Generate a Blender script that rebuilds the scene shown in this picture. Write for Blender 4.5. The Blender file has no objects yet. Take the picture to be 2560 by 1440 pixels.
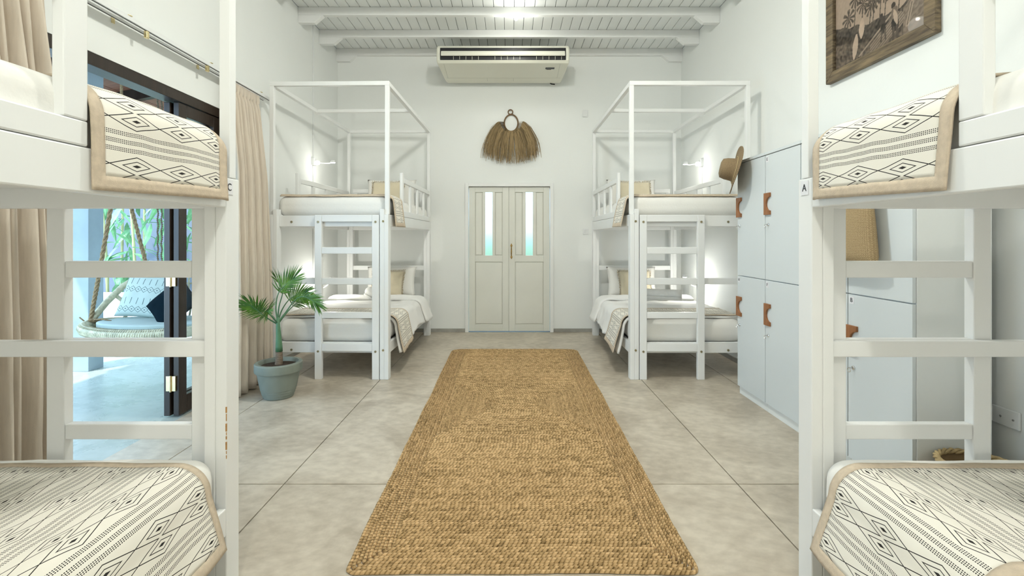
import bpy, bmesh, math, random
from mathutils import Vector, Matrix, noise
random.seed(7)
PI = math.pi
S = bpy.context.scene
COL = S.collection

# ------------------------------------------------------------------ camera
cam_d = bpy.data.cameras.new('camera')
cam_d.sensor_width = 36.0
cam_d.lens = 17.0
cam_d.shift_x = 3.0 / 2560
cam_d.shift_y = -125.0 / 2560
cam_d.clip_start = 0.02
cam = bpy.data.objects.new('camera', cam_d)
COL.objects.link(cam)
cam.location = (0, 0, 1.32)
cam.rotation_euler = (PI / 2, 0, 0)
S.camera = cam

# ------------------------------------------------------------------ world, sun, exposure
W = bpy.data.worlds.new('world'); S.world = W; W.use_nodes = True
_nt = W.node_tree
_bg = _nt.nodes['Background']
_bg.inputs['Color'].default_value = (0.50, 0.75, 1.0, 1)
_bg.inputs['Strength'].default_value = 5.0
sun_d = bpy.data.lights.new('sun', 'SUN'); sun_d.energy = 4.2; sun_d.angle = 0.02; sun_d.color = (1, 0.96, 0.9)
sun = bpy.data.objects.new('sun', sun_d); COL.objects.link(sun)
sun.rotation_euler = (math.radians(24), math.radians(-20), 0)
S.view_settings.view_transform = 'Standard'
S.view_settings.look = 'None'
S.view_settings.gamma = 1.0
S.view_settings.use_curve_mapping = False
S.view_settings.exposure = 0.12
LAMP_W = 100.0          # power of each bare ceiling lamp on the beams
READ_W = 2.2           # power of each bedside reading lamp

# ------------------------------------------------------------------ node helpers
class E:
    """arithmetic on shader sockets"""
    def __init__(s, nt, sock): s.nt, s.k = nt, sock
    def _op(s, op, *o):
        n = s.nt.nodes.new('ShaderNodeMath'); n.operation = op
        s.nt.links.new(s.k, n.inputs[0])
        for i, b in enumerate(o):
            if isinstance(b, E): s.nt.links.new(b.k, n.inputs[i + 1])
            else: n.inputs[i + 1].default_value = b
        return E(s.nt, n.outputs[0])
    def __add__(s, b): return s._op('ADD', b)
    def __sub__(s, b): return s._op('SUBTRACT', b)
    def __mul__(s, b): return s._op('MULTIPLY', b)
    def __truediv__(s, b): return s._op('DIVIDE', b)
    def mod(s, b): return s._op('FLOORED_MODULO', b)
    def abs(s): return s._op('ABSOLUTE')
    def lt(s, b): return s._op('LESS_THAN', b)
    def gt(s, b): return s._op('GREATER_THAN', b)
    def max(s, b): return s._op('MAXIMUM', b)
    def min(s, b): return s._op('MINIMUM', b)
    def sin(s): return s._op('SINE')
    def floor(s): return s._op('FLOOR')

MATS = {}
def newmat(name):
    m = bpy.data.materials.new(name); m.use_nodes = True
    MATS[name] = m
    return m, m.node_tree, m.node_tree.nodes['Principled BSDF']

def mat(name, col, rough=0.5, var=0.06, scale=6.0, bump=0.0, bscale=40.0, metal=0.0, spec=0.5, stretch=None, col2=None, sheen=0, detail=4.0, sub=0.0, coat=0.0):
    m, nt, b = newmat(name)
    L = nt.links.new
    tc = nt.nodes.new('ShaderNodeTexCoord')
    src = tc.outputs['Object']
    if stretch:
        mp = nt.nodes.new('ShaderNodeMapping'); mp.inputs['Scale'].default_value = stretch
        L(src, mp.inputs['Vector']); src = mp.outputs['Vector']
    nz = nt.nodes.new('ShaderNodeTexNoise'); nz.inputs['Scale'].default_value = scale; nz.inputs['Detail'].default_value = detail
    L(src, nz.inputs['Vector'])
    rp = nt.nodes.new('ShaderNodeValToRGB')
    c = Vector(col); c2 = Vector(col2) if col2 else c * (1 - 2 * var)
    rp.color_ramp.elements[0].position = 0.3; rp.color_ramp.elements[1].position = 0.7
    rp.color_ramp.elements[0].color = (*c2, 1); rp.color_ramp.elements[1].color = (*c, 1)
    L(nz.outputs['Fac'], rp.inputs['Fac'])
    L(rp.outputs['Color'], b.inputs['Base Color'])
    b.inputs['Roughness'].default_value = rough
    b.inputs['Metallic'].default_value = metal
    b.inputs['Specular IOR Level'].default_value = spec
    if coat: b.inputs['Coat Weight'].default_value = coat
    if sheen: b.inputs['Sheen Weight'].default_value = sheen
    if bump:
        n2 = nt.nodes.new('ShaderNodeTexNoise'); n2.inputs['Scale'].default_value = bscale; n2.inputs['Detail'].default_value = 6
        L(src, n2.inputs['Vector'])
        bp = nt.nodes.new('ShaderNodeBump'); bp.inputs['Strength'].default_value = bump; bp.inputs['Distance'].default_value = 0.01
        L(n2.outputs['Fac'], bp.inputs['Height']); L(bp.outputs['Normal'], b.inputs['Normal'])
    return m

def emit(name, col, strength):
    m, nt, b = newmat(name)
    b.inputs['Base Color'].default_value = (*col, 1)
    b.inputs['Emission Color'].default_value = (*col, 1)
    b.inputs['Emission Strength'].default_value = strength
    return m

wall_m = mat('white_plaster', (0.87, 0.885, 0.86), 0.75, 0.012, 1.2, 0.08, 30, spec=0.25)
wood_w = mat('white_painted_wood', (0.87, 0.875, 0.86), 0.38, 0.02, 3.0, 0.05, 14, stretch=(1, 1, 0.3), spec=0.4)
plank_m = mat('white_ceiling_boards', (0.86, 0.88, 0.865), 0.5, 0.03, 1.5, 0.06, 25, stretch=(3, .4, 3))
gap_m = mat('dark_gap', (0.05, 0.05, 0.05), 0.9)
locker_m = mat('pale_blue_white_laminate', (0.70, 0.745, 0.755), 0.35, 0.015, 1.0)
door_m = mat('cream_white_door_paint', (0.77, 0.77, 0.70), 0.5, 0.03, 2.5, 0.05, 12)
steel_m = mat('steel', (0.72, 0.72, 0.72), 0.25, 0.05, 20, metal=1.0)
bolt_m = mat('aged_brass', (0.42, 0.36, 0.22), 0.4, 0.2, 60, metal=0.9)
brass_m = mat('dark_brass', (0.45, 0.30, 0.12), 0.35, 0.2, 30, metal=0.9)
gold_m = mat('bright_brass', (0.85, 0.72, 0.42), 0.25, 0.05, 30, metal=1.0)
teak_m = mat('reddish_teak', (0.36, 0.145, 0.05), 0.45, 0.15, 8, 0.1, 60, stretch=(8, 8, 1))
darkwood_m = mat('dark_brown_timber', (0.032, 0.021, 0.015), 0.28, 0.2, 4, 0.15, 30, stretch=(6, 6, .6))
sheet_m = mat('white_cotton', (0.86, 0.845, 0.80), 0.85, 0.02, 3, 0.12, 60, sheen=0.2, spec=0.2)
duvet_m = mat('white_waffle_cotton', (0.88, 0.87, 0.84), 0.85, 0.02, 4, 0.2, 90, sheen=0.2, spec=0.2)
towel_m = mat('white_terry', (0.88, 0.87, 0.83), 0.95, 0.03, 30, 0.5, 400, spec=0.1)
beige_m = mat('beige_cotton', (0.72, 0.64, 0.47), 0.9, 0.04, 8, 0.2, 200, sheen=0.2, spec=0.1)
hem_m = mat('beige_linen_hem', (0.66, 0.55, 0.42), 0.9, 0.08, 60, 0.25, 400, spec=0.1)
curtain_m = mat('oatmeal_linen', (0.72, 0.63, 0.52), 0.9, 0.05, 20, 0.2, 300, stretch=(4, 4, 0.4), sheen=0.2, spec=0.1)
plastic_m = mat('white_plastic', (0.82, 0.83, 0.82), 0.35, 0.01, 3)
ac_m = mat('cream_plastic', (0.80, 0.79, 0.68), 0.4, 0.015, 1.5)
black_m = mat('black_plastic', (0.012, 0.012, 0.014), 0.35, 0.1, 6)
screen_m = mat('dark_display', (0.03, 0.035, 0.035), 0.2, 0.1, 6)
ink_m = mat('black_ink', (0.03, 0.03, 0.035), 0.6, 0.05, 9)
card_m = mat('white_card', (0.82, 0.82, 0.84), 0.6, 0.01, 9)
pot_m = mat('grey_green_stoneware', (0.235, 0.265, 0.225), 0.6, 0.08, 6, 0.15, 30)
soil_m = mat('dark_soil', (0.06, 0.035, 0.02), 0.95, 0.3, 40, 0.8, 60)
trunk_m = mat('ringed_palm_trunk', (0.30, 0.22, 0.15), 0.8, 0.25, 30, 0.5, 40, stretch=(1, 1, 5))
shaft_m = mat('green_crownshaft', (0.10, 0.24, 0.12), 0.45, 0.15, 8)
leaf_m = mat('palm_green', (0.12, 0.27, 0.02), 0.42, col2=(0.02, 0.09, 0.012), scale=14)
grass_m = mat('dry_raffia', (0.33, 0.235, 0.12), 0.85, col2=(0.18, 0.125, 0.06), scale=60, spec=0.2)
cane_m = mat('brown_cane', (0.22, 0.13, 0.06), 0.6, 0.2, 40, 0.3, 90)
rattan_m = mat('pale_rattan', (0.62, 0.58, 0.40), 0.6, 0.2, 30, 0.4, 70)
rope_m = mat('brown_rope', (0.36, 0.25, 0.13), 0.9, 0.25, 60, 0.5, 200)
bead_m = mat('brown_beads', (0.20, 0.15, 0.09), 0.7, 0.25, 60)
column_m = mat('grey_cement', (0.36, 0.43, 0.46), 0.7, 0.12, 3, 0.15, 20)
gardenwall_m = mat('grey_garden_wall', (0.20, 0.23, 0.29), 0.8, 0.05, 2)
planter_m = mat('white_render', (0.85, 0.86, 0.86), 0.8, 0.02, 2)
roofwood_m = mat('red_brown_roof_timber', (0.26, 0.10, 0.055), 0.55, 0.2, 5, 0.1, 30, stretch=(1, 6, 1))
orange_m = mat('varnished_orange_timber', (0.50, 0.23, 0.09), 0.4, 0.15, 5, stretch=(1, 5, 5))
bamboo_m = mat('yellow_green_bamboo', (0.55, 0.52, 0.25), 0.45, 0.15, 4)
bleaf_m = mat('bamboo_leaf', (0.24, 0.52, 0.24), 0.5, 0.25, 12)
teal_m = mat('dark_teal_fabric', (0.003, 0.010, 0.015), 0.95, 0.1, 30, spec=0.05)
mint_m = mat('mint_cotton', (0.42, 0.50, 0.47), 0.9, 0.03, 10)
ground_m = mat('garden_ground', (0.25, 0.36, 0.22), 0.9, 0.2, 3)
framewood_m = mat('weathered_frame_wood', (0.25, 0.185, 0.105), 0.65, col2=(0.065, 0.048, 0.032), scale=22, bump=0.9, bscale=30, stretch=(1, .25, 2.5))
bulb_m = emit('lamp_glow', (1.0, 0.97, 0.90), 60.0)
led_m = emit('led_glow', (1.0, 0.98, 0.92), 14.0)
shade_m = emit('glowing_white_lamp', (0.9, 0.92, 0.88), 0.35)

def concrete(name, a, b_, rough):
    m, nt, b = newmat(name); L = nt.links.new
    tc = nt.nodes.new('ShaderNodeTexCoord')
    geo = nt.nodes.new('ShaderNodeNewGeometry')
    n1 = nt.nodes.new('ShaderNodeTexNoise'); n1.inputs['Scale'].default_value = 2.2; n1.inputs['Detail'].default_value = 9; n1.inputs['Roughness'].default_value = 0.62; n1.inputs['Distortion'].default_value = 0.8
    n2 = nt.nodes.new('ShaderNodeTexNoise'); n2.inputs['Scale'].default_value = 14; n2.inputs['Detail'].default_value = 8
    mp = nt.nodes.new('ShaderNodeMapping'); mp.inputs['Scale'].default_value = (1, 1.4, 1); mp.inputs['Rotation'].default_value = (0, 0, 0.5)
    L(geo.outputs['Position'], n1.inputs['Vector']); L(geo.outputs['Position'], mp.inputs['Vector']); L(mp.outputs['Vector'], n2.inputs['Vector'])
    mx = nt.nodes.new('ShaderNodeMath'); mx.operation = 'MULTIPLY_ADD'; mx.inputs[1].default_value = 0.35
    L(n2.outputs['Fac'], mx.inputs[0])
    sb = nt.nodes.new('ShaderNodeMath'); sb.operation = 'MULTIPLY'; sb.inputs[1].default_value = 0.65
    L(n1.outputs['Fac'], sb.inputs[0]); L(sb.outputs[0], mx.inputs[2])
    rp = nt.nodes.new('ShaderNodeValToRGB')
    rp.color_ramp.elements[0].position = 0.38; rp.color_ramp.elements[1].position = 0.60
    rp.color_ramp.elements[0].color = (*a, 1); rp.color_ramp.elements[1].color = (*b_, 1)
    L(mx.outputs[0], rp.inputs['Fac']); L(rp.outputs['Color'], b.inputs['Base Color'])
    rr = nt.nodes.new('ShaderNodeMath'); rr.operation = 'MULTIPLY_ADD'; rr.inputs[1].default_value = 0.25; rr.inputs[2].default_value = rough - 0.1
    L(n1.outputs['Fac'], rr.inputs[0]); L(rr.outputs[0], b.inputs['Roughness'])
    return m
floor_m = concrete('polished_concrete', (0.41, 0.35, 0.27), (0.63, 0.56, 0.455), 0.36)
patio_m = concrete('patio_cement', (0.36, 0.40, 0.36), (0.46, 0.50, 0.46), 0.25)
skirt_m = concrete('cement_skirting', (0.30, 0.29, 0.26), (0.40, 0.39, 0.35), 0.5)

def glass(name, rough, tint=(1, 1, 1), mixw=0.0):
    m, nt, b = newmat(name)
    b.inputs['Base Color'].default_value = (*tint, 1)
    b.inputs['Transmission Weight'].default_value = 1.0
    b.inputs['Roughness'].default_value = rough
    b.inputs['IOR'].default_value = 1.15 if rough < 0.1 else 1.3
    return m
glass_m = glass('clear_glass', 0.0)
frost_m = glass('frosted_glass', 0.45, (0.86, 0.95, 0.9))

def throw_material():
    m, nt, b = newmat('black_diamond_print_cotton'); L = nt.links.new
    uv = nt.nodes.new('ShaderNodeUVMap'); uv.uv_map = 'UVMap'
    sx = nt.nodes.new('ShaderNodeSeparateXYZ'); L(uv.outputs['UV'], sx.inputs[0])
    s, t = E(nt, sx.outputs['X']), E(nt, sx.outputs['Y'])
    sp = s.mod(0.158)
    y = (sp - 0.046)
    yy = (y.abs() - 0.0215).abs()
    x = ((t + 0.03).mod(0.178) - 0.089).abs()
    d = x / 0.089 + yy / 0.0235
    inrow = y.abs().lt(0.0468)
    outer = (d - 1.0).abs().lt(0.05)
    inner = (d - 0.52).abs().lt(0.045)
    dot = d.lt(0.17)
    lines = outer.max(inner).max(dot) * inrow
    q = sp - 0.096
    w = q.mod(0.0203) - 0.01015
    band = w.abs().lt(0.0062) * q.gt(0.0)
    r = ((w + 0.006).mod(0.004) - 0.002).abs().lt(0.00115)
    dots = band * r * t.mod(0.0062).lt(0.0038)
    ink = lines.max(dots)
    nz = nt.nodes.new('ShaderNodeTexNoise'); nz.inputs['Scale'].default_value = 300
    L(uv.outputs['UV'], nz.inputs['Vector'])
    mx = nt.nodes.new('ShaderNodeMix'); mx.data_type = 'RGBA'
    L(ink.k, mx.inputs['Factor'])
    mx.inputs['A'].default_value = (0.84, 0.80, 0.71, 1); mx.inputs['B'].default_value = (0.035, 0.032, 0.03, 1)
    L(mx.outputs['Result'], b.inputs['Base Color'])
    b.inputs['Roughness'].default_value = 0.9; b.inputs['Specular IOR Level'].default_value = 0.15
    bp = nt.nodes.new('ShaderNodeBump'); bp.inputs['Strength'].default_value = 0.15; bp.inputs['Distance'].default_value = 0.003
    L(nz.outputs['Fac'], bp.inputs['Height']); L(bp.outputs['Normal'], b.inputs['Normal'])
    return m
throw_m = throw_material()

def pillowprint_material():
    m, nt, b = newmat('mint_print_cotton'); L = nt.links.new
    uv = nt.nodes.new('ShaderNodeUVMap'); uv.uv_map = 'UVMap'
    sx = nt.nodes.new('ShaderNodeSeparateXYZ'); L(uv.outputs['UV'], sx.inputs[0])
    s, t = E(nt, sx.outputs['X']), E(nt, sx.outputs['Y'])
    s, t = s * 1.75, t * 1.75
    z = (s.mod(0.1) - 0.05).abs()
    yy = t.mod(0.34) - 0.12
    zig = ((yy.abs()) - z * 0.9 - 0.005).abs().lt(0.004)
    dot = (z - 0.05).abs().lt(0.012) * yy.abs().lt(0.006)
    dash = z.lt(0.004) * (yy - 0.14).abs().lt(0.055)
    ink = zig.max(dot).max(dash)
    mx = nt.nodes.new('ShaderNodeMix'); mx.data_type = 'RGBA'
    L(ink.k, mx.inputs['Factor'])
    mx.inputs['A'].default_value = (0.44, 0.52, 0.48, 1); mx.inputs['B'].default_value = (0.03, 0.05, 0.06, 1)
    L(mx.outputs['Result'], b.inputs['Base Color']); b.inputs['Roughness'].default_value = 0.9
    return m
pillowprint_m = pillowprint_material()

def weave_material(name, c1, c2, sc):
    m, nt, b = newmat(name); L = nt.links.new
    uv = nt.nodes.new('ShaderNodeUVMap'); uv.uv_map = 'UVMap'
    sx = nt.nodes.new('ShaderNodeSeparateXYZ'); L(uv.outputs['UV'], sx.inputs[0])
    u, v = E(nt, sx.outputs['X']) * sc, E(nt, sx.outputs['Y']) * sc
    p, q = u + v, u - v
    chk = (p.floor() + q.floor()).mod(2.0)
    fp, fq = (p.mod(1.0) - 0.5).abs(), (q.mod(1.0) - 0.5).abs()
    edge = fp.max(fq)
    nz = nt.nodes.new('ShaderNodeTexNoise'); nz.inputs['Scale'].default_value = 160
    L(uv.outputs['UV'], nz.inputs['Vector'])
    f = (chk * 0.22 + E(nt, nz.outputs['Fac']) * 0.7 + 0.1) - (edge * edge * edge) * 3.4
    rp = nt.nodes.new('ShaderNodeValToRGB')
    rp.color_ramp.elements[0].position = 0.1; rp.color_ramp.elements[1].position = 0.6
    rp.color_ramp.elements[0].color = (*c2, 1); rp.color_ramp.elements[1].color = (*c1, 1)
    L(f.k, rp.inputs['Fac']); L(rp.outputs['Color'], b.inputs['Base Color'])
    b.inputs['Roughness'].default_value = 0.75
    bp = nt.nodes.new('ShaderNodeBump'); bp.inputs['Strength'].default_value = 0.5; bp.inputs['Distance'].default_value = 0.004
    L(f.k, bp.inputs['Height']); L(bp.outputs['Normal'], b.inputs['Normal'])
    return m
bagweave_m = weave_material('plaited_straw', (0.50, 0.37, 0.20), (0.24, 0.155, 0.07), 110)
hatweave_m = weave_material('brown_plaited_straw', (0.33, 0.235, 0.125), (0.14, 0.09, 0.045), 110)

def vcol_material(name, rough=0.8, bump=False):
    m, nt, b = newmat(name); L = nt.links.new
    a = nt.nodes.new('ShaderNodeVertexColor'); a.layer_name = 'Col'
    L(a.outputs['Color'], b.inputs['Base Color'])
    b.inputs['Roughness'].default_value = rough; b.inputs['Specular IOR Level'].default_value = 0.2
    return m
print_m = vcol_material('sepia_print', 0.5)

def rug_material():
    m, nt, b = newmat('braided_seagrass'); L = nt.links.new
    uv = nt.nodes.new('ShaderNodeUVMap'); uv.uv_map = 'UVMap'
    sx = nt.nodes.new('ShaderNodeSeparateXYZ'); L(uv.outputs['UV'], sx.inputs[0])
    l, c = E(nt, sx.outputs['X']), E(nt, sx.outputs['Y'])       # metres along the braid, 0..1 across
    ch = (l / 0.021 + (c - 0.5).abs() * 1.1)
    edge = (ch.mod(1.0) - 0.5).abs() * 2.0
    geo = nt.nodes.new('ShaderNodeNewGeometry')
    n0 = nt.nodes.new('ShaderNodeTexNoise'); n0.inputs['Scale'].default_value = 1.3; n0.inputs['Detail'].default_value = 3
    n1 = nt.nodes.new('ShaderNodeTexNoise'); n1.inputs['Scale'].default_value = 60; n1.inputs['Detail'].default_value = 4
    L(geo.outputs['Position'], n0.inputs['Vector']); L(geo.outputs['Position'], n1.inputs['Vector'])
    wn = nt.nodes.new('ShaderNodeTexWhiteNoise'); wn.noise_dimensions = '2D'
    cv = nt.nodes.new('ShaderNodeCombineXYZ')
    L(ch.floor().k, cv.inputs[0]); L((E(nt, sx.outputs['Y']).gt(0.5)).k, cv.inputs[1]); L(cv.outputs[0], wn.inputs['Vector'])
    oi = nt.nodes.new('ShaderNodeObjectInfo')
    f = E(nt, oi.outputs['Random']) * 0.16 - 0.08 + E(nt, wn.outputs['Value']) * 0.42 + E(nt, n1.outputs['Fac']) * 0.5 + E(nt, n0.outputs['Fac']) * 0.3 - edge * edge * edge * 0.35
    rp = nt.nodes.new('ShaderNodeValToRGB')
    e = rp.color_ramp.elements
    e[0].position = 0.12; e[0].color = (0.14, 0.085, 0.03, 1)
    e[1].position = 0.85; e[1].color = (0.70, 0.47, 0.24, 1)
    k = e.new(0.45); k.color = (0.43, 0.28, 0.125, 1)
    L(f.k, rp.inputs['Fac']); L(rp.outputs['Color'], b.inputs['Base Color'])
    b.inputs['Roughness'].default_value = 0.8; b.inputs['Specular IOR Level'].default_value = 0.25
    bp = nt.nodes.new('ShaderNodeBump'); bp.inputs['Strength'].default_value = 0.7; bp.inputs['Distance'].default_value = 0.005
    h = E(nt, n1.outputs['Fac']) * 0.4 - edge * edge
    L(h.k, bp.inputs['Height']); L(bp.outputs['Normal'], b.inputs['Normal'])
    return m
rug_m = rug_material()

# ------------------------------------------------------------------ mesh builder
WL = {}     # world location of every object made here
class MB:
    def __init__(s, M=None):
        s.v, s.f, s.uv, s.col = [], [], {}, {}
        s.M = M
    def pt(s, p):
        p = Vector(p)
        s.v.append(s.M(p) if s.M else p)
        return len(s.v) - 1
    def face(s, idx, uvs=None):
        s.f.append(tuple(idx))
        if uvs: s.uv[len(s.f) - 1] = uvs
    def box(s, a, b):
        (x0, y0, z0), (x1, y1, z1) = a, b
        i = [s.pt(p) for p in ((x0, y0, z0), (x1, y0, z0), (x1, y1, z0), (x0, y1, z0), (x0, y0, z1), (x1, y0, z1), (x1, y1, z1), (x0, y1, z1))]
        for q in ((3, 2, 1, 0), (4, 5, 6, 7), (0, 1, 5, 4), (1, 2, 6, 5), (2, 3, 7, 6), (3, 0, 4, 7)):
            s.face([i[k] for k in q])
        return s
    def prism(s, poly, axis, a, b):
        """extrude a 2-D polygon along an axis; poly in the other two axes in order"""
        def P(p, h):
            q = [0, 0, 0]; o = [k for k in range(3) if k != axis]
            q[o[0]], q[o[1]], q[axis] = p[0], p[1], h
            return q
        n = len(poly)
        A = [s.pt(P(p, a)) for p in poly]; B = [s.pt(P(p, b)) for p in poly]
        s.face(A[::-1]); s.face(B)
        for i in range(n):
            j = (i + 1) % n
            s.face((A[i], A[j], B[j], B[i]))
        return s
    def tube(s, pts, r, n=8, cap=True, closed=False, uvs=False):
        pts = [Vector(p) for p in pts]
        rs = r if isinstance(r, (list, tuple)) else [r] * len(pts)
        rings = []
        up = None
        m = len(pts)
        for i, p in enumerate(pts):
            if closed: d = pts[(i + 1) % m] - pts[i - 1]
            else: d = pts[min(i + 1, m - 1)] - pts[max(i - 1, 0)]
            if d.length < 1e-9: d = Vector((0, 0, 1))
            d.normalize()
            if up is None:
                up = Vector((0, 0, 1)) if abs(d.z) < 0.9 else Vector((1, 0, 0))
            a = d.cross(up)
            if a.length < 1e-6: a = d.cross(Vector((0, 1, 0)))
            a.normalize(); up = a.cross(d).normalized()
            rings.append([s.pt(p + (a * math.cos(2 * PI * k / n) + up * math.sin(2 * PI * k / n)) * rs[i]) for k in range(n)])
        cnt = m if closed else m - 1
        for i in range(cnt):
            A, B = rings[i], rings[(i + 1) % m]
            for k in range(n):
                s.face((A[k], A[(k + 1) % n], B[(k + 1) % n], B[k]))
        if cap and not closed:
            s.face(rings[0][::-1]); s.face(rings[-1])
        return s
    def lathe(s, prof, c, n=32, axis=2):
        rings = []
        for (r, h) in prof:
            ring = []
            for k in range(n):
                a = 2 * PI * k / n
                q = [r * math.cos(a), r * math.sin(a)]
                p = [0, 0, 0]; o = [j for j in range(3) if j != axis]
                p[o[0]], p[o[1]], p[axis] = q[0], q[1], h
                ring.append(s.pt(Vector(c) + Vector(p)))
            rings.append(ring)
        for A, B in zip(rings, rings[1:]):
            for k in range(n):
                s.face((A[k], A[(k + 1) % n], B[(k + 1) % n], B[k]))
        s.face(rings[0][::-1]); s.face(rings[-1])
        return s
    def grid(s, fn, nu, nv, uvfn=None, keep=None, flip=False):
        idx = [[s.pt(fn(i / nu, j / nv)) for j in range(nv + 1)] for i in range(nu + 1)]
        for i in range(nu):
            for j in range(nv):
                if keep and not keep((i + .5) / nu, (j + .5) / nv): continue
                q = [(i, j), (i + 1, j), (i + 1, j + 1), (i, j + 1)]
                if flip: q = q[::-1]
                s.face([idx[a][b] for a, b in q], [uvfn(a / nu, b / nv) for a, b in q] if uvfn else None)
        return idx
    def build(s, name, m, parent=None, smooth=False, bevel=0.0, recalc=True, solid=0.0, base=None, weld=False, sub=0, bseg=2):
        used = sorted({i for f in s.f for i in f})
        if len(used) != len(s.v):
            mp = {o: k for k, o in enumerate(used)}
            s.v = [s.v[o] for o in used]
            s.f = [tuple(mp[i] for i in f) for f in s.f]
        if base is None:
            lo = Vector([min(v[k] for v in s.v) for k in range(3)]); hi = Vector([max(v[k] for v in s.v) for k in range(3)])
            base = (lo + hi) / 2
            if parent is None: base.z = lo.z
        base = Vector(base)
        me = bpy.data.meshes.new(name)
        me.from_pydata([tuple(v - base) for v in s.v], [], s.f)
        if s.uv:
            l = me.uv_layers.new(name='UVMap')
            for p in me.polygons:
                u = s.uv.get(p.index)
                if u:
                    for k, li in enumerate(p.loop_indices): l.data[li].uv = u[k]
        if s.col:
            ca = me.color_attributes.new('Col', 'FLOAT_COLOR', 'POINT')
            for i, c in s.col.items(): ca.data[i].color = (*c, 1)
        if recalc or weld:
            bm = bmesh.new(); bm.from_mesh(me)
            if weld: bmesh.ops.remove_doubles(bm, verts=bm.verts, dist=1e-4)
            if recalc: bmesh.ops.recalc_face_normals(bm, faces=bm.faces)
            bm.to_mesh(me); bm.free()
        if smooth:
            me.polygons.foreach_set('use_smooth', [True] * len(me.polygons))
        if m: me.materials.append(m)
        o = bpy.data.objects.new(name, me); COL.objects.link(o)
        place(o, base, parent)
        if solid:
            md = o.modifiers.new('thickness', 'SOLIDIFY'); md.thickness = solid; md.offset = 0
        if sub:
            md = o.modifiers.new('smooth', 'SUBSURF'); md.levels = sub; md.render_levels = sub
        if bevel:
            md = o.modifiers.new('bevel', 'BEVEL'); md.width = bevel; md.segments = bseg; md.limit_method = 'ANGLE'
        return o

def place(o, wloc, parent=None):
    wloc = Vector(wloc); WL[o.name] = wloc
    o.parent = parent
    o.location = wloc - (WL[parent.name] if parent else Vector())

def empty(name, loc):
    o = bpy.data.objects.new(name, None); o.empty_display_size = 0.1; COL.objects.link(o); place(o, loc)
    return o
def tag(o, label, cat, group=None, kind=None):
    o['label'] = label; o['category'] = cat
    if group: o['group'] = group
    if kind: o['kind'] = kind
    return o
def struct(o, label=None):
    o['kind'] = 'structure'
    if label: o['label'] = label
    return o
def share(src, name, wloc, parent, rot=None, scale=None):
    o = bpy.data.objects.new(name, src.data); COL.objects.link(o)
    for md in src.modifiers:
        n = o.modifiers.new(md.name, md.type)
        for a in ('width', 'segments', 'limit_method', 'thickness', 'offset', 'levels', 'render_levels'):
            if hasattr(md, a):
                try: setattr(n, a, getattr(md, a))
                except Exception: pass
    place(o, wloc, parent)
    if rot: o.rotation_euler = rot
    if scale: o.scale = scale
    return o
def box(name, a, b, m, parent=None, bevel=0.003, **k):
    return MB().box(a, b).build(name, m, parent, bevel=bevel, **k)

def letter(ch, size, pos, right, up, m, parent, name='letter'):
    cu = bpy.data.curves.new('t', 'FONT'); cu.body = ch; cu.size = size; cu.align_x = 'CENTER'; cu.align_y = 'CENTER'; cu.extrude = 0.0006
    t = bpy.data.objects.new('t', cu); COL.objects.link(t)
    dg = bpy.context.evaluated_depsgraph_get()
    me = bpy.data.meshes.new_from_object(t.evaluated_get(dg))
    bpy.data.objects.remove(t)
    R, U = Vector(right), Vector(up); N = R.cross(U)
    for v in me.vertices:
        c = v.co; v.co = R * c.x + U * c.y + N * c.z
    me.name = name
    me.materials.clear(); me.materials.append(m)
    o = bpy.data.objects.new(name, me); COL.objects.link(o); place(o, pos, parent)
    return o

# ------------------------------------------------------------------ the room
XL, XR, YB, YF, ZC = -2.43, 2.39, 6.79, -2.3, 3.96
# floor: concrete slabs with open joints
fl = MB().box((XL - .2, YF - .2, -0.12), (XR + .2, YB + .2, -0.012)).build('floor', gap_m)
struct(fl, 'polished beige concrete floor cut into large slabs')
xs = [XL, -2.035, -1.217, 1.217, 2.035, XR]; ys = [YF, 0.1, 2.595, YB]
for i in range(5):
    for j in range(3):
        g = 0.003
        box('slab', (xs[i] + g, ys[j] + g, -0.011), (xs[i + 1] - g, ys[j + 1] - g, 0.0), floor_m, fl, bevel=0.0015)

# left wall with the wide opening to the patio
OY0, OY1, OZ = 2.30, 4.12, 2.40
m = MB()
m.box((XL - .2, YF, 0), (XL, OY0, ZC)).box((XL - .2, OY1, 0), (XL, YB, ZC)).box((XL - .2, OY0, OZ), (XL, OY1, ZC))
struct(m.build('wall_left', wall_m))
struct(MB().box((XR, YF, 0), (XR + .2, YB, ZC)).build('wall_right', wall_m))
DX0, DX1, DZ = -0.64, 0.598, 2.09
m = MB()
m.box((XL - .2, YB, 0), (DX0, YB + .2, ZC)).box((DX1, YB, 0), (XR + .2, YB + .2, ZC)).box((DX0, YB, DZ), (DX1, YB + .2, ZC))
struct(m.build('wall_back', wall_m))
struct(MB().box((XL - .2, YF - .2, 0), (XR + .2, YF, ZC)).build('wall_front', wall_m))
for n, a, b in (('baseboard_back', (XL, YB - .012, 0), (DX0 - .002, YB, .05)), ('baseboard_back', (DX1 + .002, YB - .012, 0), (XR, YB, .05)),
                ('baseboard_left', (XL, OY1 + .02, 0), (XL + .012, YB - .012, .05)), ('baseboard_right', (XR - .012, YF, 0), (XR, YB - .012, .05))):
    struct(box(n, a, b, skirt_m, bevel=0.002), 'low grey cement skirting along the wall')

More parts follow.
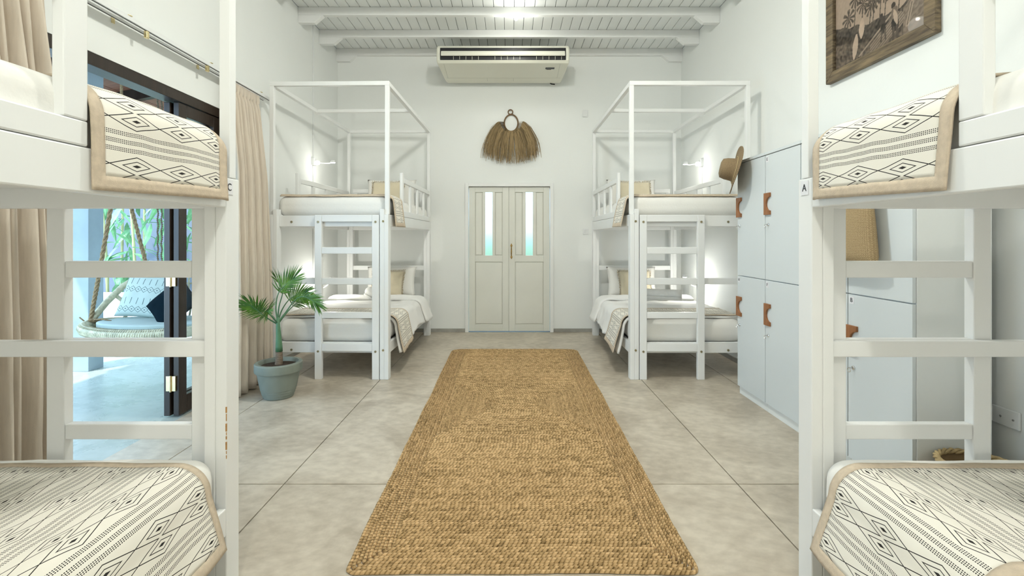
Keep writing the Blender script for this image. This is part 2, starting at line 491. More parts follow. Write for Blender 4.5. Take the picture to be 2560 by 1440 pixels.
# ceiling: boards running to the back wall, beams across with corbels
ce = MB().box((XL - .2, YF - .2, ZC + .02), (XR + .2, YB + .2, ZC + .16)).build('ceiling', gap_m)
struct(ce, 'white boarded ceiling with painted cross beams')
nb = 41; bw = (XR - XL) / nb
first = None
for i in range(nb):
    x = XL + i * bw
    if first is None:
        first = box('board', (x + .0025, YF, ZC), (x + bw - .0025, YB, ZC + .02), plank_m, ce, bevel=0.004)
        c0 = WL[first.name].copy()
    else:
        share(first, 'board', c0 + Vector((i * bw, 0, 0)), ce)
beam_ys = [6.76 - .603 * k for k in range(15)]
bsrc = csrc = None
for k, y in enumerate(beam_ys):
    if bsrc is None:
        bsrc = box('beam', (XL, y - .03, ZC - .093), (XR, y + .03, ZC - .0005), wood_w, ce, bevel=0.004); bc = WL[bsrc.name] - Vector((0, y, 0)); b = bsrc
    else: b = share(bsrc, 'beam', bc + Vector((0, y, 0)), ce)
    for sgn, xw in ((1, XL), (-1, XR)):
        poly = [(xw, ZC - .094), (xw + sgn * .285, ZC - .094), (xw + sgn * .185, ZC - .18), (xw, ZC - .18)]
        key = (sgn,)
        mm = MB().prism(poly if sgn > 0 else poly[::-1], 1, y - .033, y + .033)
        mm.build('corbel', wood_w, b, bevel=0.003)

# ------------------------------------------------------------------ double door in the back wall
d1 = empty('door_1', ((DX0 + DX1) / 2, YB, 0)); struct(d1, 'closed pair of cream panelled doors with narrow frosted panes')
fw = .048
m = MB()
m.box((DX0, YB - .03, 0), (DX0 + fw, YB + .1, DZ)).box((DX1 - fw, YB - .03, 0), (DX1, YB + .1, DZ)).box((DX0 + fw, YB - .03, DZ - fw), (DX1 - fw, YB + .1, DZ))
m.build('door_frame', wood_w, d1, bevel=0.004)
mid = -0.028
def leaf(x0, x1, right):
    y0, y1 = YB + .005, YB + .045
    g0, g1, z1 = .012, 2.036, 2.036
    w = x1 - x0
    # columns in the leaf: stile, panel, muntin, glass, muntin, panel, stile
    st = .085; pw = .108; gl = .10
    px = [x0 + st, x0 + st + pw, x0 + w / 2 - gl / 2, x0 + w / 2 + gl / 2, x1 - st - pw, x1 - st]
    m = MB()
    m.box((x0, y0, g0), (px[0], y1, z1)).box((px[5], y0, g0), (x1, y1, z1))
    m.box((px[0], y0, g0), (px[5], y1, .105)).box((px[0], y0, .985), (px[5], y1, 1.075)).box((px[0], y0, 1.965), (px[5], y1, z1))
    m.box((px[1], y0, 1.075), (px[2], y1, 1.965)).box((px[3], y0, 1.075), (px[4], y1, 1.965))
    lf = m.build('door_leaf', door_m, d1, bevel=0.003)
    def panel(a, b, c, d):
        mm = MB(); e = .018; yb = y0 + .018; yt = y0 + .004
        o = [mm.pt((a, yb, c)), mm.pt((b, yb, c)), mm.pt((b, yb, d)), mm.pt((a, yb, d))]
        i = [mm.pt((a + e, yt, c + e)), mm.pt((b - e, yt, c + e)), mm.pt((b - e, yt, d - e)), mm.pt((a + e, yt, d - e))]
        k = [mm.pt((a, yb + .01, c)), mm.pt((b, yb + .01, c)), mm.pt((b, yb + .01, d)), mm.pt((a, yb + .01, d))]
        mm.face(i); mm.face(k[::-1])
        for q in range(4):
            r = (q + 1) % 4
            mm.face((o[q], o[r], i[r], i[q])); mm.face((k[q], k[r], o[r], o[q]))
        mm.build('panel', door_m, lf)
    panel(px[0] - .002, px[5] + .002, .103, .987)
    panel(px[0] - .002, px[1] + .002, 1.073, 1.967)
    panel(px[4] - .002, px[5] + .002, 1.073, 1.967)
    g = box('glass_pane', (px[2] - .003, y0 + .018, 1.072), (px[3] + .003, y0 + .024, 1.968), frost_m, lf, bevel=0)
    if right:
        hx = x0 + .035
        m = MB()
        for zc in (1.215, 1.055):
            poly = [(hx + .016 * a, zc + .034 * b) for a, b in ((0, -1), (.6, -.55), (1, 0), (.55, .4), (0, 1), (-.55, .4), (-1, 0), (-.6, -.55))]
            m.prism(poly, 1, y0 - .006, y0)
        m.tube([(hx, y0 - .004, 1.20), (hx, y0 - .03, 1.175), (hx, y0 - .036, 1.135), (hx, y0 - .03, 1.095), (hx, y0 - .004, 1.07)], [.007, .008, .010, .008, .007], 8)
        m.build('handle', brass_m, lf, smooth=False)['label'] = 'ornate brass pull handle'
leaf(DX0 + fw + .004, mid - .0015, False)
leaf(mid + .0015, DX1 - fw - .004, True)
box('light_blocking_strip', (mid - .02, YB + .046, .012), (mid + .02, YB + .056, 2.036), door_m, d1, bevel=.002)  # added behind the leaves to stop daylight leaking through their gap
box('door_stop', (DX0 + fw, YB + .046, 2.02), (DX1 - fw, YB + .06, DZ - fw), door_m, d1, bevel=.002)
box('ground_outside', (-3.5, YB + .25, -.1), (3.5, YB + 8, -.03), ground_m, bevel=0)
struct(bpy.data.objects['ground_outside'], 'ground outside the back door')
hb = MB().box((-3.5, YB + 3.2, -.03), (3.5, YB + 3.4, 1.55)).build('wall_outside', ground_m); struct(hb)

# ------------------------------------------------------------------ lamp on the beam, and the ones further forward
def beam_lamp(y, label, LAMP_W=LAMP_W, spill=.75):
    x = 0.06; z = ZC - .093
    t = tag(empty('beam_spotlight', (x, y, z)), label, 'lamp', 'small bare lamps under the ceiling beams')
    MB().lathe([(.028, 0), (.028, -.012), (.016, -.018)], (x, y, z), 20).build('base', plastic_m, t)
    MB().lathe([(.012, -.017), (.02, -.026), (.02, -.038), (.010, -.046), (.002, -.048)], (x, y, z), 16).build('bulb', bulb_m, t, smooth=True)
    l = bpy.data.lights.new('bulb_light', 'SPOT'); l.energy = LAMP_W * .6; l.color = (0.975, 0.985, 0.915); l.shadow_soft_size = 0.09
    l.spot_size = math.radians(165); l.spot_blend = 0.9
    o = bpy.data.objects.new('bulb_light', l); COL.objects.link(o); o.location = (x, y, z - .10)
    l = bpy.data.lights.new('bulb_spill', 'POINT'); l.energy = LAMP_W * spill; l.color = (0.975, 0.985, 0.915); l.shadow_soft_size = 0.09
    o = bpy.data.objects.new('bulb_spill', l); COL.objects.link(o); o.location = (x, y, z - .10)
beam_lamp(beam_ys[2], 'small glowing bulb under the ceiling beam in front of the air conditioner', 21.0, .3)
beam_lamp(beam_ys[6], 'small glowing bulb under the beam over the middle of the rug', 96.0)
beam_lamp(beam_ys[10], 'small glowing bulb under the beam between the two near bunks', 38.0)
beam_lamp(beam_ys[13], 'added unseen fill bulb under the beam behind the near bunks', 80.0)  # extra lamp behind the camera, added to fill the near ladder faces

# ------------------------------------------------------------------ air conditioner
ac = tag(empty('air_conditioner', (-.1, 6.42, 3.45)), 'cream ceiling-hung air conditioner above the wall hanging', 'air conditioner')
def acx(t, front):   # half widths taper towards the wall
    return t
prof = [(6.08, 3.735), (6.05, 3.70), (6.045, 3.545), (6.075, 3.515), (6.60, 3.462), (6.70, 3.465), (6.74, 3.50), (6.74, 3.735)]
m = MB()
stn = [(-.93, .985), (-.915, .998), (-.885, 1.0), (.69, 1.0), (.72, .998), (.735, .985)]
rings = []
for x, sc in stn:
    cy, cz = 6.4, 3.62
    rings.append([m.pt((x + (-.1 - x) * .055 * (y - 6.05) / .7, cy + (y - cy) * (1 - (1 - sc) * 2.2), cz + (z - cz) * (1 - (1 - sc) * 4))) for y, z in prof])
for A, B in zip(rings, rings[1:]):
    for k in range(len(prof)):
        k2 = (k + 1) % len(prof)
        if k == 1 and A is rings[2]: continue      # the air slot is open
        m.face((A[k], A[k2], B[k2], B[k]))
m.face(rings[0][::-1]); m.face(rings[-1])
m.build('casing', ac_m, ac, bevel=0.004)
MB().box((-.882, 6.055, 3.55), (.687, 6.16, 3.698)).build('air_slot', black_m, ac)
m = MB().prism([(6.03, 3.592), (6.05, 3.600), (6.085, 3.665), (6.075, 3.672), (6.04, 3.655), (6.02, 3.61)], 0, -.872, .677)
m.build('louver', ac_m, ac, bevel=.003)
fsrc = None
for g in range(3):
    for k in range(5):
        x = -.72 + g * .52 + k * .078
        if fsrc is None:
            fsrc = box('fin', (x, 6.045, 3.553), (x + .004, 6.055, 3.592), ac_m, ac, bevel=0); fc = WL[fsrc.name].copy(); fx = x
        else: share(fsrc, 'fin', fc + Vector((x - fx, 0, 0)), ac)
def under(y): return 3.515 + (3.462 - 3.515) * (y - 6.075) / (6.60 - 6.075)
m = MB()
for x0, x1, y0, y1 in ((.445, .56, 6.19, 6.235),):
    q = [(x0, y0, under(y0) - .003), (x1, y0, under(y0) - .003), (x1, y1, under(y1) - .003), (x0, y1, under(y1) - .003)]
    q2 = [(a, b, c + .01) for a, b, c in q]
    i = [m.pt(p) for p in q] + [m.pt(p) for p in q2]
    for f in ((0, 1, 2, 3), (7, 6, 5, 4), (0, 1, 5, 4), (1, 2, 6, 5), (2, 3, 7, 6), (3, 0, 4, 7)): m.face([i[k] for k in f])
m.build('display', screen_m, ac)
m = MB()
for x0, x1, y0, y1 in ((-.86, .665, 6.505, 6.508), (-.32, -.317, 6.508, 6.60), (.035, .038, 6.508, 6.60), (.62, .623, 6.09, 6.505), (-.845, -.842, 6.09, 6.505)):
    i = [m.pt((x, y, under(y) + dz)) for dz in (-.0012, .004) for x, y in ((x0, y0), (x1, y0), (x1, y1), (x0, y1))]
    for f in ((0, 1, 2, 3), (7, 6, 5, 4), (0, 1, 5, 4), (1, 2, 6, 5), (2, 3, 7, 6), (3, 0, 4, 7)): m.face([i[k] for k in f])
m.build('seam', mat('seam_grey', (.5, .49, .42), .6), ac)  # thin grey lines along the panel joints of the underside
m = MB().tube([(.46, 6.245, under(6.245) - .002), (.52, 6.245, under(6.245) - .002)], .003, 6); m.build('script_mark', screen_m, ac)
MB().tube([(.545, 6.70, 3.47), (.56, 6.70, 3.455), (.61, 6.71, 3.452)], .009, 8).build('drain_stub', black_m, ac)
m = MB()
for x in (-.7, .5): box('hanger_rod', (x, 6.60, 3.73), (x + .012, 6.612, ZC - .001), steel_m, ac, bevel=.002)

# ------------------------------------------------------------------ wall hanging of raffia
wh = tag(empty('wall_hanging', (0.005, YB, 2.35)), 'brown raffia wall hanging with a cane ring above the doors', 'wall hanging')
cz, cx = 2.95, 0.005
R0, R1 = .096, .118
ringpts = [(cx + R0 * math.cos(a), YB - .02, cz - .02 + R1 * math.sin(a)) for a in [2 * PI * k / 40 for k in range(40)]]
MB().tube(ringpts, .010, 8, closed=True).build('cane_ring', cane_m, wh, smooth=True)
MB().tube([(cx - .01 + .032 * math.cos(a), YB - .02, cz - .02 + R1 + .036 + .032 * math.sin(a)) for a in [2 * PI * k / 20 for k in range(20)]], .008, 8, closed=True).build('hanging_loop', cane_m, wh, smooth=True)
m = MB()
for k in range(560):
    shade = random.uniform(.45, 1.5); tint = (.30 * shade, .215 * shade, .11 * shade)
    bunch = random.gauss(0, .02)
    a = PI - .12 + (PI + .24) * (k + random.random()) / 560
    bx, bz = cx + R0 * math.cos(a), cz - .02 + R1 * math.sin(a)
    side = math.cos(a)
    out = side * (.20 + .06 * random.random()) + random.gauss(0, .03) + bunch
    tip = 2.345 + .09 * abs(side) ** 3 + random.random() * .11 + (.03 if random.random() < .2 else 0)
    yy = YB - .012 - random.random() * .035
    n = 6; w = .0032 + random.random() * .0022
    prev = None
    for i in range(n + 1):
        t = i / n
        x = bx + out * (1 - (1 - t) ** 2.1) + random.gauss(0, .004) * t
        z = bz + (.045 * abs(side) * math.sin(min(1, t * 2.2) * PI) if t < .46 else 0) + (tip - bz) * (t ** 1.35)
        y = yy - .03 * math.sin(t * PI * .6)
        y = min(y, YB - .004)
        ww = w * (1 - .6 * t)
        A = m.pt((x - ww, y, z)); B = m.pt((x + ww, y - .0015, z)); m.col[A] = m.col[B] = tint
        if prev: m.face((prev[0], prev[1], B, A))
        prev = (A, B)
o = m.build('raffia_fringe', vcol_material('raffia_strands', 0.85), wh, recalc=False); o['kind'] = 'stuff'

# small plates on the back wall
sp = tag(empty('blank_plate', (1.045, YB, 3.07)), 'small square white blank plate high on the back wall', 'wall plate')
box('plate', (1.008, YB - .012, 3.02), (1.082, YB - .001, 3.115), plastic_m, sp); box('cover', (1.016, YB - .016, 3.03), (1.074, YB - .012, 3.105), plastic_m, sp)
sp = tag(empty('light_switch', (1.05, YB, 1.41)), 'three-gang white light switch beside the double door', 'switch')
box('plate', (1.012, YB - .012, 1.372), (1.09, YB - .001, 1.45), plastic_m, sp)
for k in range(3):
    box('rocker', (1.022 + k * .021, YB - .017, 1.39), (1.038 + k * .021, YB - .012, 1.432), plastic_m, sp, bevel=.002)

# ------------------------------------------------------------------ bunk beds
BW, BL = 1.13, 2.12
def bedmap(x0, y0, sx, sy, yaw=0.0):
    c, s_ = math.cos(yaw), math.sin(yaw)
    def f(p):
        X, Y = sx * p[0], sy * p[1]
        return Vector((x0 + c * X - s_ * Y, y0 + s_ * X + c * Y, p[2]))
    return f
def bunk(M, gv, label, head=True):
    t = empty('bunk_bed', M((BW / 2, BL / 2, 0))); tag(t, label, 'bunk bed', 'white canopy bunk beds')
    def part(name, *boxes, bevel=.004, parent=t, mt=wood_w):
        m = MB(M)
        for b in boxes: m.box((b[0], b[2], b[4]), (b[1], b[3], b[5]))
        return m.build(name, mt, parent, bevel=bevel)
    P = .082
    for u0, uo in ((0, 0), (BW - P, 1)):
        for v0 in (0, BL - P):
            ui = (u0 + P / 2, u0 + P) if uo == 0 else (u0, u0 + P / 2)
            uu = (u0, u0 + P / 2) if uo == 0 else (u0 + P / 2, u0 + P)
            part('post', (uu[0], uu[1], v0, v0 + P, 0, 1.54), (ui[0], ui[1], v0, v0 + P, 0, 1.59))
            cu = (u0, u0 + .04) if uo == 0 else (u0 + P - .04, u0 + P)
            part('canopy_post', (cu[0], cu[1], v0 + .02, v0 + .06, 1.541, 2.75), bevel=.003)
    # canopy rails
    part('canopy_rail', (0, BW, .02, .06, 2.75, 2.79), bevel=.003)
    part('canopy_rail', (0, BW, BL - .062, BL - .022, 2.75, 2.79), bevel=.003)
    part('canopy_rail', (0, .04, .0605, BL - .0625, 2.75, 2.79), bevel=.003)
    part('canopy_rail', (BW - .04, BW, .0605, BL - .0625, 2.75, 2.79), bevel=.003)
    part('canopy_rail', (.0405, BW - .0405, .99, 1.03, 2.752, 2.788), bevel=.003)
    # end rails
    for v in (.042, BL - .072):
        part('end_rail', (P, BW - P, v, v + .03, 1.428, 1.532))
        part('end_rail', (P, BW - P, v, v + .03, .885, .944))
        part('end_rail', (P, BW - P, v, v + .03, .24, .34))
    part('head_slat', (BW / 2 - .03, BW / 2 + .03, BL - .068, BL - .045, .341, .884))
    part('head_rail', (P, BW - P, BL - .072, BL - .042, 1.93, 1.985))
    part('head_rail', (P, BW - P, BL - .072, BL - .042, 1.535, 1.60))
    part('head_upright', (P, P + .06, BL - .070, BL - .043, 1.601, 1.929)); part('head_upright', (BW - P - .06, BW - P, BL - .070, BL - .043, 1.601, 1.929))
    for k in range(1, 4):
        c = P + .06 + (BW - 2 * P - .12) * k / 4
        part('head_slat', (c - .03, c + .03, BL - .068, BL - .045, 1.601, 1.929))
    # side rails and guards
    for u0 in (0.0, BW - .03):
        part('side_rail', (u0, u0 + .03, P + .001, BL - P - .001, 1.43, 1.54))
        part('side_rail', (u0, u0 + .03, P + .001, BL - P - .001, .24, .34))
        g = part('guard_rail', (u0, u0 + .03, gv, BL - P - .001, 1.542, 1.603), (u0, u0 + .03, gv + .065, BL - P - .001, 1.90, 1.952))
        part('guard_post', (u0, u0 + .03, gv, gv + .064, 1.604, 2.0), parent=g)
        n = 4
        for k in range(1, n):
            c = gv + .03 + (BL - P - gv) * k / n
            part('baluster', (u0 + .004, u0 + .026, c - .03, c + .03, 1.604, 1.899), parent=g, bevel=.003)
    part('deck', (.031, BW - .031, .075, BL - .075, 1.50, 1.522)); part('deck', (.031, BW - .031, .075, BL - .075, .305, .326))
    # ladder
    part('ladder_stile', (.089, .155, 0, .040, 0, 1.536)); part('ladder_stile', (.628, .694, 0, .040, 0, 1.536))
    for z0, z1 in ((1.472, 1.536), (1.172, 1.234), (.884, .944), (.570, .627), (.262, .335)):
        part('ladder_rung', (.1555, .6275, .003, .037, z0, z1))
    # bolt heads
    def bolt(u, v, z, dv):
        m = MB(M); m.lathe([(.0105, 0), (.0105, .8 * dv), (.006, dv)], (u, v, z), 14, axis=1); m.build('bolt', bolt_m, t)
    for u, z in ((.05, 1.476), (.05, .275), (.122, 1.47), (.122, .262), (.661, 1.47), (.661, .262)):
        bolt(u, 0, z, -.005)
    for u, z in ((.93, 1.472), (.93, .266)):
        bolt(u, .042, z, -.005)
    for u in (.22, .96): bolt(u, .072, 1.478, .005)
    return t
M_FL = bedmap(-1.139, 4.50, -1, 1, math.radians(-1.2))
M_FR = bedmap(1.112, 4.50, 1, 1, 0)
M_NL = bedmap(-1.031, 1.835, -1, -1)
M_NR = bedmap(1.091, 1.835, 1, -1)
bFL = bunk(M_FL, .54, 'white canopy bunk bed behind the potted palm, by the curtain')
bFR = bunk(M_FR, .54, 'white canopy bunk bed behind the lockers with the straw hat')
bNL = bunk(M_NL, .655, 'near white bunk bed on the left, in front of the patio doorway')
bNR = bunk(M_NR, .655, 'near white bunk bed on the right, with a card lettered A on its post')

def postcard(M, ch, right, parent, sx, v=.041):
    # printed card on the aisle face of the foot post
    p = M((-.0012, v, 1.505))
    q = Vector((0, .024, .024))
    m = MB().box(p - Vector((.0008, .0225, .026)), p + Vector((.0008, .0225, .026))); m.build('letter_card', card_m, parent, bevel=0)
    letter(ch, .038, p + Vector((sx * .0012, 0, 0)), right, (0, 0, 1), ink_m, parent)
postcard(M_NR, 'A', (0, -1, 0), bNR, -1)
postcard(M_NL, 'C', (0, 1, 0), bNL, 1, .066)

wear_m = mat('bare_orange_wood', (0.62, 0.33, 0.12), 0.7, 0.2, 60)
m = MB(M_NL); zz = .52; rw = random.Random(4)
while zz < .70:
    h = rw.uniform(.006, .03); w = rw.uniform(.001, .004)
    m.box((-.0006, .0818 - w, zz), (w, .0826, zz + h)); zz += h + rw.uniform(.001, .012)
o = m.build('paint_wear', wear_m, bNL); o['kind'] = 'stuff'; o['label'] = 'orange wood showing where paint has worn off'
# mattresses
def mattress(M, z0, z1, label, u0=.022, u1=BW - .035, v0=.078, v1=BL - .085, wr=.006, seed=0, name='mattress', rr=.075):
    m = MB(M)
    cu, cv, cz_ = (u0 + u1) / 2, (v0 + v1) / 2, (z0 + z1) / 2
    hu, hv, hz = (u1 - u0) / 2, (v1 - v0) / 2, (z1 - z0) / 2
    r = rr
    def sph(a, b, c):
        # point on a rounded box for direction grid (a,b,c in -1..1 cube surface)
        p = Vector((a * hu, b * hv, c * hz))
        q = Vector((max(-hu + r, min(hu - r, p.x)), max(-hv + r, min(hv - r, p.y)), max(-hz + r, min(hz - r, p.z))))
        d = p - q
        if d.length > 1e-9:
            p = q + d.normalized() * r
        n = noise.noise(Vector((p.x * 5 + seed, p.y * 5, p.z * 9))) * wr + noise.noise(Vector((p.x * 16 + seed, p.y * 14, p.z * 20))) * wr * .4
        k = Vector((p.x / hu, p.y / hv, p.z / hz)); mx = max(abs(k.x), abs(k.y), abs(k.z))
        ax = Vector((1 if abs(k.x) > .98 else 0, 1 if abs(k.y) > .98 else 0, 1 if abs(k.z) > .98 else 0))
        p = p + Vector((math.copysign(ax.x, k.x), math.copysign(ax.y, k.y), 0)) * (n * .5)
        if p.z > 0: p.z += n
        return Vector((cu, cv, cz_)) + p
    def soft(t, h):   # denser samples near the rounded edges
        e = r / h
        if t < .25: return -1 + e * (t / .25)
        if t > .75: return 1 - e * ((1 - t) / .25)
        return -1 + e + (2 - 2 * e) * (t - .25) / .5
    NU, NV, NZ = 24, 36, 12
    for c in (-1, 1): m.grid(lambda a, b: sph(soft(a, hu), soft(b, hv), c), NU, NV)
    for c in (-1, 1): m.grid(lambda a, b: sph(c, soft(a, hv), soft(b, hz)), NV, NZ)
    for c in (-1, 1): m.grid(lambda a, b: sph(soft(a, hu), c, soft(b, hz)), NU, NZ)
    o = m.build(name, sheet_m, smooth=True, weld=True)
    return tag(o, label, 'mattress', 'white mattresses on the bunks')
LOW, UP = (.328, .540), (1.524, 1.722)
mattress(M_FL, *LOW, 'white mattress on the lower bunk behind the potted palm', seed=1)
mattress(M_FL, *UP, 'white mattress on the upper bunk behind the potted palm', seed=2)
mattress(M_FR, *LOW, 'white mattress on the lower bunk behind the lockers', seed=3)
mattress(M_FR, *UP, 'white mattress on the upper bunk behind the lockers', seed=4)
mattress(M_NL, *LOW, 'white mattress on the near left lower bunk, under the printed throw', seed=5)
mattress(M_NL, 1.524, 1.706, 'white mattress on the near left upper bunk, seen through its guard rail', seed=6, wr=.008, rr=.05)
mattress(M_NR, *LOW, 'white mattress on the near right lower bunk, under the printed throw', seed=7)
mattress(M_NR, 1.524, 1.706, 'white mattress on the near right upper bunk, seen beside its guard post', seed=8, wr=.008, rr=.05)

# cloth draped across a bunk and down its aisle side
def drape_path(us, zt, ue, r, zb, flare, steps=9):
    pts = [(us, zt), (ue + r, zt)]
    for k in range(1, steps + 1):
        a = (PI / 2) * k / steps
        pts.append((ue + r - r * math.sin(a), zt - r + r * math.cos(a)))
    pts.append((ue - flare, zb))
    return pts
def path_at(pts, d):
    for (a, b) in zip(pts, pts[1:]):
        L = math.hypot(b[0] - a[0], b[1] - a[1])
        if d <= L or b is pts[-1]:
            t = min(1.0, d / L) if L else 0
            dx, dz = (b[0] - a[0]) / L, (b[1] - a[1]) / L
            return a[0] + dx * d, a[1] + dz * d, (dz * -1, dx)  # pos and a normal
        d -= L
def cloth(M, name, label, cat, path, vfun, mt, nu, nv, hem=None, wr=.004, seed=0, solid=.004, group=None, drop=None, uscale=1.0, phase=0.0):
    tot = sum(math.hypot(b[0] - a[0], b[1] - a[1]) for a, b in zip(path, path[1:]))
    wid = vfun(0, 1) - vfun(0, 0)
    def fn(a, b):
        s_ = a * tot
        u, z, nrm = path_at(path, s_)
        v = vfun(a, b)
        hang = max(0.0, (s_ - (path[1][0] * -1 + path[0][0])) / max(1e-6, tot - (path[0][0] - path[1][0])))
        n = noise.noise(Vector((s_ * 7 + seed, v * 9, seed))) * wr + noise.noise(Vector((s_ * 3 + seed, v * 14, 3 + seed))) * wr * (.5 + 2.2 * hang)
        e = .078 + .075 - v
        if e > 0: z -= (.075 - math.sqrt(max(0, .075 ** 2 - min(e, .075) ** 2))) * (1 - .8 * hang)
        if drop: z += drop(a, b) * hang
        nn = Vector((-abs(nrm[0]) if hang > 0 else 0, 0, 1 - hang))
        n = max(n, -.003)
        return Vector((u, v, z)) + nn * (n + .002)
    uvf = lambda a, b: ((1 - a) * tot * uscale + phase, b * wid * uscale)
    if hem is None:
        m = MB(M); m.grid(fn, nu, nv, uvf); o = m.build(name, mt, smooth=True, solid=solid, recalc=True)
    else:
        inn = lambda a, b: ((1 - a) * tot > hem and b * wid > hem and (1 - b) * wid > hem)
        m = MB(M); m.grid(fn, nu, nv, uvf, keep=inn); o = m.build(name, mt, smooth=True, solid=solid)
        m = MB(M); m.grid(fn, nu, nv, uvf, keep=lambda a, b: not inn(a, b)); h = m.build('hem', hem_m, o, smooth=True, solid=solid + .002)
        h['label'] = 'plain beige border'
    return tag(o, label, cat, group)
TG = 'black and cream printed bed throws'
def throw(M, lvl, label, v0, v1, zt, ue, zb, flare, skew=0.0, seed=0, us=BW - .06, r=.06, wr=.004, drop=None, phase=0.0):
    vf = lambda a, b: v0 + (v1 - v0) * b + skew * max(0, a - .7) * (b - .3)
    cloth(M, 'bed_throw', label, 'throw', drape_path(us, zt, ue, r, zb, flare), vf, throw_m, 110, 44, hem=.033, wr=wr, seed=seed, group=TG, drop=drop, phase=phase)
throw(M_NL, 1, 'printed throw hanging over the near left upper bunk rail', .10, .655, 1.718, -.006, 1.458, .004, seed=1.3, r=.085, drop=lambda a, b: -.02 * b)
throw(M_NR, 1, 'printed throw hanging over the near right upper bunk rail', .10, .665, 1.716, -.006, 1.458, .006, seed=4.1, r=.085, skew=-.13, drop=lambda a, b: -.02 * b)
throw(M_NL, 0, 'printed throw spread on the near left lower bunk', .195, .80, .552, -.008, .262, .055, seed=7.7, r=.10, drop=lambda a, b: -.05 * b)
throw(M_NR, 0, 'printed throw spread on the near right lower bunk', .195, .735, .552, -.010, .265, .065, seed=9.2, r=.10, drop=lambda a, b: -.05 * b)
throw(M_FL, 1, 'printed throw on the upper bunk behind the potted palm', .10, .47, 1.737, -.012, 1.44, .03, seed=2.2, drop=lambda a, b: -.01)
throw(M_FR, 1, 'printed throw on the upper bunk behind the lockers', .10, .47, 1.737, -.012, 1.44, .05, seed=5.2, drop=lambda a, b: -.01)
# duvets on the far lower bunks, throws over them
def duvet(M, label, seed):
    vf = lambda a, b: .165 + 1.41 * b + .05 * noise.noise(Vector((a * 4, seed, b)))
    o = cloth(M, 'duvet', label, 'duvet', drape_path(BW - .05, .558, -.022, .09, .27, .05), vf, duvet_m, 60, 60, wr=.012, seed=seed, solid=.022, group='white duvets on the far lower bunks', drop=lambda a, b: .07 * b + .03 * math.sin(b * 9 + seed) - .06 * (1 - b) ** 3)
    m = MB(M)
    path = drape_path(BW - .05, .60, -.045, .10, .34, .06)
    tot = sum(math.hypot(b[0] - a[0], b[1] - a[1]) for a, b in zip(path, path[1:]))
    def fn(a, b):
        u, z, n = path_at(path, a * tot)
        bul = .024 * math.sin(b * PI) ** .5
        hang = max(0, (a * tot - .95) / (tot - .95))
        return Vector((u - bul * hang, 1.28 + .34 * b + .02 * noise.noise(Vector((a * 5, 1, seed))), z - .02 + bul * (1 - hang) + noise.noise(Vector((a * 9, b * 4, seed))) * .008))
    m.grid(fn, 40, 12); h = m.build('turned_down_fold', duvet_m, o, smooth=True, solid=.02)
duvet(M_FL, 'white duvet turned down on the lower bunk behind the potted palm', 3.0)
duvet(M_FR, 'white duvet turned down on the lower bunk behind the lockers', 6.0)
throw(M_FL, 0, 'printed throw over the duvet on the lower bunk behind the potted palm', .15, .58, .578, -.05, .235, .055, seed=3.3, r=.09, drop=lambda a, b: .05 * b - .02)
throw(M_FR, 0, 'printed throw over the duvet on the lower bunk behind the lockers', .15, .58, .578, -.05, .235, .075, seed=6.3, r=.09, drop=lambda a, b: .05 * b - .02)

# pillows: soft two-sided cushions leaning on the head end
def cushion(name, label, cat, c, w, h, t, lean, yaw, mt, group=None, fringe=False, uv=False, roll=0.0, parent=None, seed=0.0):
    R = Matrix.Rotation(yaw, 3, 'Z') @ Matrix.Rotation(lean, 3, 'X') @ Matrix.Rotation(roll, 3, 'Y')
    c = Vector(c)
    def fn(sg):
        def g(a, b):
            a, b = 2 * a - 1, 2 * b - 1
            x = w / 2 * a * (1 - .09 * (1 - a * a) * 0 - .07 * (1 - b * b) * abs(a) ** 3)
            z = h / 2 * b * (1 - .07 * (1 - a * a) * abs(b) ** 3)
            th = t / 2 * (max(0, 1 - a ** 4) * max(0, 1 - b ** 4)) ** .55
            th *= 1 + .12 * noise.noise(Vector((a * 3 + seed, b * 3, sg)))
            return c + R @ Vector((x, sg * th, z))
        return g
    m = MB()
    uvf = (lambda a, b: (a * w, b * h)) if uv else None
    m.grid(fn(-1), 20, 20, uvf); m.grid(fn(1), 20, 20, uvf)
    o = m.build(name, mt, smooth=True, weld=True)
    tag(o, label, cat, group)
    if fringe:
        m = MB()
        for k in range(120):
            q = k / 120 * 4; sd = int(q); f = 2 * (q - sd) - 1
            a, b = ((f, 1), (1, -f), (-f, -1), (-1, f))[sd]
            p = Vector((w / 2 * a * (1 - .07 * (1 - b * b) * abs(a) ** 3), 0, h / 2 * b * (1 - .07 * (1 - a * a) * abs(b) ** 3)))
            dr = Vector((a if abs(a) == 1 else 0, random.gauss(0, .3), b if abs(b) == 1 else 0)).normalized()
            l = .014 + random.random() * .008
            m.tube([c + R @ p, c + R @ (p + dr * l)], [.003, .0042], 4)
        f_ = m.build('fringe', mat_fringe, o); f_['kind'] = 'stuff'
    return o
mat_fringe = mat('straw_fringe', (0.55, 0.44, 0.25), 0.9, 0.2, 60)
for sgn, M, nm in ((-1, M_FL, 'behind the potted palm'), (1, M_FR, 'behind the lockers')):
    for lvl, zt in (('upper', 1.735), ('lower', .565)):
        c = M((.50, 1.955, zt + .175))
        cushion('pillow', 'white pillow at the head of the %s bunk %s' % (lvl, nm), 'pillow', c, .66, .40, .15, math.radians(-14), 0, sheet_m, 'white bed pillows', seed=ord(nm[7]) + len(lvl))
        c = M((.51, 1.80, zt + .155))
        cushion('fringed_cushion', 'beige fringed cushion on the %s bunk %s' % (lvl, nm), 'cushion', c, .42, .36, .13, math.radians(-20), math.radians(4 * sgn), beige_m, 'beige fringed cushions', fringe=True, seed=ord(nm[7]) * 2 + len(lvl))
